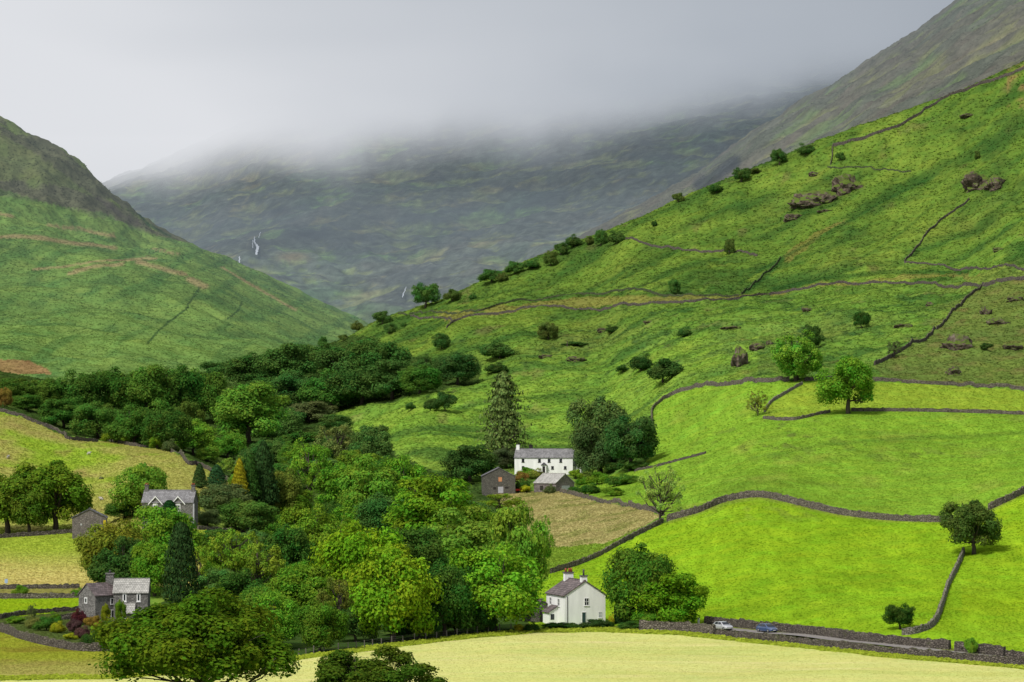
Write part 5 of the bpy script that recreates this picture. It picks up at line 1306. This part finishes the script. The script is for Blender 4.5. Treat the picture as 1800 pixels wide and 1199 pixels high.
# ------------------------------------------------------------------ sheep
WOOL = simple_mat('wool', (0.45, 0.42, 0.37), 0.15, 9, 0.95, 0.02); FACE = simple_mat('dark_face', (0.05, 0.045, 0.04), 0.2, 5, 0.8)
def skin_mesh(name, verts, edges, radii, mat, sub=1):
    me = bpy.data.meshes.new(name); me.from_pydata(verts, edges, []); o = bpy.data.objects.new(name, me); col.objects.link(o)
    md = o.modifiers.new('skin', 'SKIN'); md.use_smooth_shade = True
    for v, r in zip(me.skin_vertices[0].data, radii): v.radius = (r, r) if not isinstance(r, tuple) else r
    me.skin_vertices[0].data[0].use_root = True
    if sub: sm = o.modifiers.new('sub', 'SUBSURF'); sm.levels = sub; sm.render_levels = sub
    dg = bpy.context.evaluated_depsgraph_get(); ev = o.evaluated_get(dg); m2 = bpy.data.meshes.new_from_object(ev); m2.name = name
    bpy.data.objects.remove(o); m2.materials.clear(); m2.materials.append(mat); return m2
sv = [(0,0,.62),(.35,0,.63),(-.4,0,.60),(.52,0,.78),(.70,0,.86),(.86,0,.78), (.30,.13,.32),(.30,.13,0),(.30,-.13,.32),(.30,-.13,0),(-.36,.13,.34),(-.42,.13,.0),(-.36,-.13,.34),(-.42,-.13,0),(-.58,0,.5)]
se = [(0,1),(0,2),(1,3),(3,4),(4,5),(1,6),(6,7),(1,8),(8,9),(2,10),(10,11),(2,12),(12,13),(2,14)]
SHEEP = skin_mesh('fleece', sv, se, [.29,.25,.25,.15,.10,.055,.07,.035,.07,.035,.09,.035,.09,.035,.05], WOOL)
first = True
for px, py, rz, lab in [(156,800,20,'pale sheep grazing just below field wall on left pasture'),(178,880,160,'pale sheep on green part of left pasture between trees'),(14,806,70,'pale sheep near left edge above large trees')]:
    p = spot(px, py); r_ = empty('sheep', p, R(rz)); tag(r_, lab, 'sheep', 'sheep on the left pasture')
    o = link(bpy.data.objects.new('body', SHEEP), r_)
    m = MB(); m.tube([(.66,0,.87),(.80,0,.82),(.92,0,.75)], [.075,.085,.05], 8); m.tube([(.70,-.07,.9),(.68,-.18,.88)], [.03,.015], 5); m.tube([(.70,.07,.9),(.68,.18,.88)], [.03,.015], 5)
    if first: HEADM = m.mesh('head', FACE, True); first = False
    link(bpy.data.objects.new('head', HEADM), r_)

# ------------------------------------------------------------------ cars on the lane
TYRE = simple_mat('rubber', (0.018, 0.018, 0.018), 0.1, 5, 0.85); RIM = simple_mat('alloy', (0.5, 0.5, 0.52), 0.05, 5, 0.35, 0, 0.5, 0.9)
LAMP = simple_mat('lamp_glass', (0.75, 0.75, 0.72), 0.05, 4, 0.1, 0, 0.6); TAIL = simple_mat('tail_glass', (0.35, 0.01, 0.01), 0.05, 4, 0.2)
PLATE = simple_mat('plate', (0.7, 0.7, 0.65), 0.03, 4, 0.4)
def car_paint(name, base):
    m, nt, out = new_mat(name); b = N(nt, 'ShaderNodeBsdfPrincipled')
    tc = N(nt, 'ShaderNodeTexCoord'); n = noise_tex(nt, tc.outputs['Object'], 3, 3); rp = ramp(nt, [(0.3, 0.92), (0.7, 1.06)]); nt.links.new(n, rp.inputs[0])
    nt.links.new(mixc(nt, 1.0, base, rp.outputs[0], 'MULTIPLY'), b.inputs['Base Color'])
    setin(b, Roughness=0.3, Metallic=0.3); b.inputs['Coat Weight'].default_value = 1.0; b.inputs['Coat Roughness'].default_value = 0.05
    nt.links.new(b.outputs[0], out.inputs[0]); return m
def loft(m, secs):
    """secs: list of rings (same count) of points"""
    n = len(secs[0]); b0 = len(m.v)
    for s in secs: m.v += [tuple(p) for p in s]
    for i in range(len(secs)-1):
        for k in range(n):
            k2 = (k+1) % n; m.f.append((b0+i*n+k, b0+i*n+k2, b0+(i+1)*n+k2, b0+(i+1)*n+k))
    m.f.append(tuple(b0+k for k in range(n))[::-1]); m.f.append(tuple(b0+(len(secs)-1)*n+k for k in range(n)))
def car(px, py, rz, paint, label):
    p = spot(px, py); r_ = empty('parked_car', (p.x, p.y, p.z+0.14), rz); tag(r_, label, 'car', 'cars on the lane')
    def ring(x, zb, zt, wb, wt):      # cross section at x
        return [(x,-wb,zb),(x,-wt*1.0,zb+(zt-zb)*0.45),(x,-wt*0.93,zt),(x,wt*0.93,zt),(x,wt*1.0,zb+(zt-zb)*0.45),(x,wb,zb)]
    m = MB(); loft(m, [ring(x, *q) for x, q in [(-2.05,(.34,.78,.70,.72)),(-1.95,(.26,.92,.80,.82)),(-1.3,(.24,.97,.84,.86)),(0,(.22,.95,.85,.87)),(1.0,(.23,.93,.84,.86)),(1.75,(.26,.80,.80,.82)),(2.05,(.32,.66,.68,.70))]])
    body = m.build('body', paint, r_, True, 0.05)
    m = MB(); loft(m, [[(x,-w1,z0),(x,-w2,z1),(x,w2,z1),(x,w1,z0)] for x, z0, z1, w1, w2 in [(-1.75,.94,1.02,.74,.66),(-1.25,.95,1.40,.77,.60),(-0.3,.95,1.47,.78,.61),(0.35,.94,1.42,.77,.60),(1.12,.92,.97,.75,.68)]])
    m.build('cabin', paint, r_, True, 0.03)
    def pane(nm, pts):
        m = MB(); m.poly(pts); o = m.build(nm, GLASS, r_); return o
    for sg in (-1, 1):
        q = [(-1.2,sg*.775,1.0),(-.32,sg*.795,1.0),(-.32,sg*.645,1.40),(-1.08,sg*.635,1.36)]; pane('side_window', q if sg < 0 else q[::-1])
        q = [(-.22,sg*.795,1.0),(.80,sg*.775,1.0),(.33,sg*.635,1.36),(-.22,sg*.645,1.40)]; pane('side_window', q if sg < 0 else q[::-1])
        m = MB(); m.box(.70,.86,sg*.98-.09,sg*.98+.09,.95,1.08); m.build('mirror', paint, r_, False, 0.03)
        m = MB(); m.box(1.90,2.04,sg*.52-.14,sg*.52+.14,.56,.68); m.build('headlight', LAMP, r_, False, 0.03)
        m = MB(); m.box(-2.05,-1.94,sg*.58-.12,sg*.58+.12,.68,.84); m.build('tail_light', TAIL, r_, False, 0.02)
        for x in (-1.28, 1.30):
            m = MB(); N_ = 20
            def rg(rad, y): return [(x+rad*math.cos(t*2*math.pi/N_), y, .31+rad*math.sin(t*2*math.pi/N_)) for t in range(N_)]
            ys = (sg*.62, sg*.64, sg*.84, sg*.87); loft(m, [rg(.29, ys[0]), rg(.31, ys[1]), rg(.31, ys[2]), rg(.28, ys[3])]); wh = m.build('wheel', TYRE, r_, True)
            m = MB(); loft(m, [rg(.20, sg*.868), rg(.19, sg*.885), rg(.05, sg*.878)]); m.build('rim', RIM, wh, True)
    pane('windscreen', [(.47,-.60,1.375),(1.08,-.70,1.0),(1.08,.70,1.0),(.47,.60,1.375)])
    pane('rear_window', [(-1.34,.60,1.36),(-1.74,.68,1.04),(-1.74,-.68,1.04),(-1.34,-.60,1.36)])
    m = MB(); m.box(2.055,2.075,-.26,.26,.40,.51); m.build('number_plate', PLATE, r_)
    r_.scale = (0.9, 0.9, 0.9)
    return r_
p1 = spot(1300, 1113); p2 = spot(1400, 1123); lane_a = math.atan2(p2.y-p1.y, p2.x-p1.x)
car(1348, 1113, lane_a, car_paint('blue_paint', (0.06, 0.10, 0.22)), 'blue car with bright reflective roof on lane below retaining wall')
car(1270, 1109, lane_a, car_paint('silver_paint', (0.55, 0.56, 0.58)), 'silver car half hidden by wall at left end of lane')
# small red trailer by the barn
m = MB(); p = spot(911, 866)
r_ = empty('trailer', (p.x, p.y, p.z), 0.3); tag(r_, 'small red trailer beside grey barn at edge of tan pasture', 'trailer')
m.hexa([(-.9,-.5,.45),(.9,-.5,.45),(.9,.5,.45),(-.9,.5,.45)], [(-1.0,-.6,1.0),(1.0,-.6,1.0),(1.0,.6,1.0),(-1.0,.6,1.0)]); m.build('tub', simple_mat('red_paint', (0.5, 0.04, 0.03), 0.15, 3, 0.5), r_, False, 0.04)
for sg in (-1, 1):
    m = MB(); loft(m, [[(.28*math.cos(t*.5236), y, .28+.28*math.sin(t*.5236)) for t in range(12)] for y in (sg*.63, sg*.78)]); m.build('wheel', TYRE, r_, True)
m = MB(); m.tube([(.9,0,.5),(1.9,0,.4)], [.04,.04], 6); m.build('drawbar', POTG, r_)

# posts, sign, fence, gate
WOODP = simple_mat('weathered_post', (0.15, 0.135, 0.115), 0.25, 5, 0.9)
p = spot(11, 1034); r_ = empty('signpost', p); tag(r_, 'small pale blue sign on post behind upper left wall', 'sign')
m = MB(); m.tube([(0,0,-.2),(0,0,1.75)], [.05,.05], 8); m.build('post', LEADG, r_)
m = MB(); m.box(-.28,.28,-.06,-.02,.95,1.7); m.build('plate', simple_mat('pale_blue_paint', (0.35, 0.48, 0.66), 0.05, 3, 0.5), r_)
p = spot(1228, 1098); r_ = empty('gatepost', p); tag(r_, 'white gatepost at left end of lane under bright green tree', 'post')
m = MB(); m.box(-.16,.16,-.16,.16,-.2,.9); m.build('post', WTRIM, r_, False, 0.03)
m = MB(); m.hexa([(-.22,-.22,.902),(.22,-.22,.902),(.22,.22,.902),(-.22,.22,.902)], [(-.05,-.05,1.1),(.05,-.05,1.1),(.05,.05,1.1),(-.05,.05,1.1)]); m.build('cap', WTRIM, r_)
pA, pB = spot(512, 1157), spot(930, 1108)
FP = [(512,1156),(560,1149),(600,1144),(675,1134),(750,1125),(840,1115),(905,1109)]
L = world_line(FP, 2.2); c = Vector((L[0].x, L[0].y, ground_z(L[0].x, L[0].y)))
r_ = empty('wire_fence', c); tag(r_, 'wire fence of grey posts between straw field and wood', 'fence')
PM = None
for i, q in enumerate(L):
    if PM is None:
        m = MB(); m.box(-.07,.07,-.07,.07,-.2,1.15,0.01); PM = m.mesh('post', WOODP)
    o = link(bpy.data.objects.new('post', PM), r_); o.location = (q.x-c.x, q.y-c.y, ground_z(q.x, q.y)-c.z); o.rotation_euler = (rnd.uniform(-.05,.05), rnd.uniform(-.05,.05), rnd.uniform(0, 1)); o.scale = (1, 1, rnd.uniform(.9, 1.1))
for zz in (0.45, 0.75, 1.05):
    m = MB(); m.tube([(q.x-c.x, q.y-c.y-.08, ground_z(q.x, q.y)+zz-c.z) for q in L], [0.012]*len(L), 4); m.build('wire', POTG, r_)
# field gate between the two intake trees
p = spot(1446, 670); r_ = empty('field_gate', p); tag(r_, 'pale wooden field gate in head wall between two green trees', 'gate')
m = MB()
for z in (.2, .5, .8, 1.1): m.box(-1.1, 1.1, -.03, .03, z, z+.1)
m.box(-1.2,-1.1,-.05,.05,-.2,1.35); m.box(1.1,1.2,-.05,.05,-.2,1.35); m.build('bars', WOODP, r_)
m = MB(); m.hexa([(-1.09,-.06,.22),(-.95,-.06,.22),(-.95,-.032,.22),(-1.09,-.032,.22)], [(.93,-.06,1.18),(1.07,-.06,1.18),(1.07,-.032,1.18),(.93,-.032,1.18)]); m.build('brace', WOODP, r_)
# lone post on the bracken shoulder
p = spot(997, 609); r_ = empty('stake', p); tag(r_, 'brown upright stake alone on bracken shoulder above farmhouse', 'post')
m = MB(); m.tube([(0,0,-.3),(.03,0,1.2),(.0,0,2.3)], [.22,.2,.14], 8); m.build('post', BARK, r_)
# wire fence seen along the top field wall left of the dark round tree is left to the wall

# ------------------------------------------------------------------ becks falling down the far fell
FOAM = simple_mat('white_water', (0.50, 0.54, 0.60), 0.25, 0.08, 0.5, 0.0, 0.3)
def falls(pix, widths):
    V = []; Fc = []; g = np.random.default_rng(int(pix[0][0]))
    P = []
    for (a, wa), (b_, wb) in zip(zip(pix[:-1], widths[:-1]), zip(pix[1:], widths[1:])):
        for k in range(8):
            t = k/8; P.append((a[0]*(1-t)+b_[0]*t+g.normal()*0.4, a[1]*(1-t)+b_[1]*t, (wa*(1-t)+wb*t)*g.uniform(.6, 1.3)))
    for x, y, w_ in P:
        q = spot_c(x, y); s = q.y/F
        V += [(q.x-w_*s/2, q.y-14, q.z+0.5), (q.x+w_*s/2, q.y-14, q.z+0.5)]
    for i in range(len(P)-1): Fc.append((2*i, 2*i+1, 2*i+3, 2*i+2))
    me = bpy.data.meshes.new('water'); me.from_pydata(V, [], Fc); me.materials.append(FOAM); me.update()
    tag(link(bpy.data.objects.new('water', me)), kind='structure')
falls([(449,418),(450,428),(455,436),(452,452)], [1.5,2.5,5,2.5]); falls([(460,410),(456,422)], [1.2,1]); falls([(423,453),(423,466)], [2,2]); falls([(715,506),(711,516),(708,526)], [1,2,1.5]); falls([(446,424),(447,440)], [1,1])
# ------------------------------------------------------------------ low cloud lying on the far fell (self-glowing volume that scatters no light), valley haze likewise
def box_obj(name, x0, x1, y0, y1, z0, z1, mat):
    m = MB(); m.box(x0, x1, y0, y1, z0, z1)
    o = m.build(name, mat); tag(o, kind='structure'); return o

def cloud_mat():
    m, nt, out = new_mat('low_cloud')
    geo = N(nt, 'ShaderNodeNewGeometry'); P = geo.outputs['Position']
    sx = N(nt, 'ShaderNodeSeparateXYZ'); nt.links.new(P, sx.inputs[0])
    # ragged base height, rising to the right
    n1 = noise_tex(nt, P, 0.0022, 2, 0.55); n2 = noise_tex(nt, P, 0.007, 3, 0.6)
    base = mathn(nt, 'ADD', 322, mathn(nt, 'MAXIMUM', mathn(nt, 'MULTIPLY', sx.outputs[0], 0.165), mathn(nt, 'MULTIPLY', sx.outputs[0], 0.04)))
    base = mathn(nt, 'ADD', base, mathn(nt, 'MULTIPLY', mathn(nt, 'SUBTRACT', n1, 0.5), 150))
    base = mathn(nt, 'ADD', base, mathn(nt, 'MULTIPLY', mathn(nt, 'SUBTRACT', n2, 0.5), 165))
    h = mathn(nt, 'SUBTRACT', sx.outputs[2], base)
    mr = N(nt, 'ShaderNodeMapRange'); mr.interpolation_type = 'SMOOTHSTEP'
    nt.links.new(h, mr.inputs[0]); mr.inputs[1].default_value = -35; mr.inputs[2].default_value = 110
    mr.inputs[3].default_value = 0.0; mr.inputs[4].default_value = 1.0
    dens = mathn(nt, 'MULTIPLY', mathn(nt, 'POWER', mr.outputs[0], 1.6), 0.0065)
    # light on the cloud painted as its own glow: light low on the left, slate grey high on the right
    g = mathn(nt, 'ADD', mathn(nt, 'MULTIPLY', sx.outputs[0], -0.00080), 0.58)
    g2 = mathn(nt, 'MULTIPLY', mathn(nt, 'SUBTRACT', sx.outputs[2], 480), -0.0009)
    mpc = N(nt, 'ShaderNodeMapping'); mpc.inputs['Scale'].default_value = (0.45, 0.45, 1.7); nt.links.new(P, mpc.inputs[0]); n3 = noise_tex(nt, mpc.outputs[0], 0.0034, 3, 0.55)
    g = mathn(nt, 'ADD', mathn(nt, 'ADD', g, g2), mathn(nt, 'MULTIPLY', mathn(nt, 'SUBTRACT', n3, 0.5), 0.6))
    cr = ramp(nt, [(0.0, (0.33, 0.36, 0.41)), (0.5, (0.50, 0.53, 0.58)), (1.0, (0.90, 0.90, 0.925))])
    nt.links.new(g, cr.inputs[0])
    ab = N(nt, 'ShaderNodeVolumeAbsorption'); ab.inputs['Color'].default_value = (0, 0, 0, 1); nt.links.new(dens, ab.inputs['Density'])
    em = N(nt, 'ShaderNodeEmission'); nt.links.new(cr.outputs[0], em.inputs['Color']); nt.links.new(dens, em.inputs['Strength'])  # emission stands in for daylight scattered in the cloud
    ad = N(nt, 'ShaderNodeAddShader'); nt.links.new(ab.outputs[0], ad.inputs[0]); nt.links.new(em.outputs[0], ad.inputs[1])
    nt.links.new(ad.outputs[0], out.inputs['Volume'])
    return m
def haze_mat(dens, c):
    m, nt, out = new_mat('valley_haze')
    ab = N(nt, 'ShaderNodeVolumeAbsorption'); ab.inputs['Color'].default_value = (0, 0, 0, 1); ab.inputs['Density'].default_value = dens
    em = N(nt, 'ShaderNodeEmission'); em.inputs['Color'].default_value = (*c, 1); em.inputs['Strength'].default_value = dens  # haze glows by itself in place of scattered daylight
    ad = N(nt, 'ShaderNodeAddShader'); nt.links.new(ab.outputs[0], ad.inputs[0]); nt.links.new(em.outputs[0], ad.inputs[1])
    nt.links.new(ad.outputs[0], out.inputs['Volume'])
    return m
box_obj('low_cloud', -2600, 2600, 2950, 6000, 240, 1500, cloud_mat())
box_obj('haze', -4000, 4000, 1560, 2440, -120, 900, haze_mat(0.00017, (0.30, 0.37, 0.44)))
box_obj('haze', -4000, 4000, 2444, 6200, -120, 238, haze_mat(0.00046, (0.265, 0.315, 0.355)))
box_obj('haze', -4000, 4000, 2444, 2946, 242, 900, haze_mat(0.00034, (0.30, 0.35, 0.40)))

# ------------------------------------------------------------------ daylight
SUN_AZ, SUN_EL = R(-144), R(50)            # compass direction the light comes from, clockwise from +Y
w = bpy.data.worlds.new('World'); scene.world = w; w.use_nodes = True
nt = w.node_tree; nt.nodes.clear()
wo = N(nt, 'ShaderNodeOutputWorld')
sky = N(nt, 'ShaderNodeTexSky'); sky.sky_type = 'NISHITA'; sky.sun_disc = False
sky.sun_elevation = SUN_EL; sky.sun_rotation = SUN_AZ
b1 = N(nt, 'ShaderNodeBackground'); b1.inputs['Strength'].default_value = 0.1; nt.links.new(sky.outputs[0], b1.inputs['Color'])
tc = N(nt, 'ShaderNodeTexCoord')
sx = N(nt, 'ShaderNodeSeparateXYZ'); nt.links.new(tc.outputs['Generated'], sx.inputs[0])
cn = noise_tex(nt, tc.outputs['Generated'], 3.0, 5, 0.55)
v = mathn(nt, 'ADD', mathn(nt, 'MULTIPLY', sx.outputs[0], -1.1), mathn(nt, 'MULTIPLY', mathn(nt, 'SUBTRACT', cn, 0.5), 0.5))
v = mathn(nt, 'ADD', v, 0.66)
cr = ramp(nt, [(0.0, (0.42, 0.44, 0.48)), (0.5, (0.60, 0.62, 0.66)), (1.0, (0.96, 0.96, 0.97))])
nt.links.new(v, cr.inputs[0])
b2 = N(nt, 'ShaderNodeBackground'); b2.inputs['Strength'].default_value = 1.0; nt.links.new(cr.outputs[0], b2.inputs['Color'])
ms = N(nt, 'ShaderNodeMixShader'); ms.inputs[0].default_value = 0.88
nt.links.new(b1.outputs[0], ms.inputs[1]); nt.links.new(b2.outputs[0], ms.inputs[2]); nt.links.new(ms.outputs[0], wo.inputs[0])
sl = bpy.data.lights.new('sun', 'SUN'); sl.energy = 3.1; sl.angle = R(7); sl.color = (1.0, 0.955, 0.88)
so = link(bpy.data.objects.new('sun', sl))
sd = Vector((math.sin(SUN_AZ)*math.cos(SUN_EL), math.cos(SUN_AZ)*math.cos(SUN_EL), math.sin(SUN_EL)))
so.rotation_euler = sd.to_track_quat('Z', 'Y').to_euler()

# ------------------------------------------------------------------ camera
cd = bpy.data.cameras.new('camera'); cam = link(bpy.data.objects.new('camera', cd))
cam.location = (0, 0, 0); cam.rotation_euler = (R(90), 0, 0)
cd.sensor_fit = 'HORIZONTAL'; cd.sensor_width = 36; cd.angle = R(20)
cd.shift_y = (HZ-599.5)/1800; cd.clip_start = 1; cd.clip_end = 60000
scene.camera = cam
scene.view_settings.view_transform = 'Standard'; scene.view_settings.look = 'None'
scene.view_settings.exposure = 0; scene.view_settings.gamma = 1
cy = scene.cycles
cy.max_bounces = 6; cy.diffuse_bounces = 2; cy.glossy_bounces = 1; cy.transmission_bounces = 3; cy.transparent_max_bounces = 12; cy.volume_bounces = 0
cy.volume_step_rate = 0.3; cy.volume_max_steps = 160
cy.use_denoising = True
cy.caustics_reflective = False; cy.caustics_refractive = False
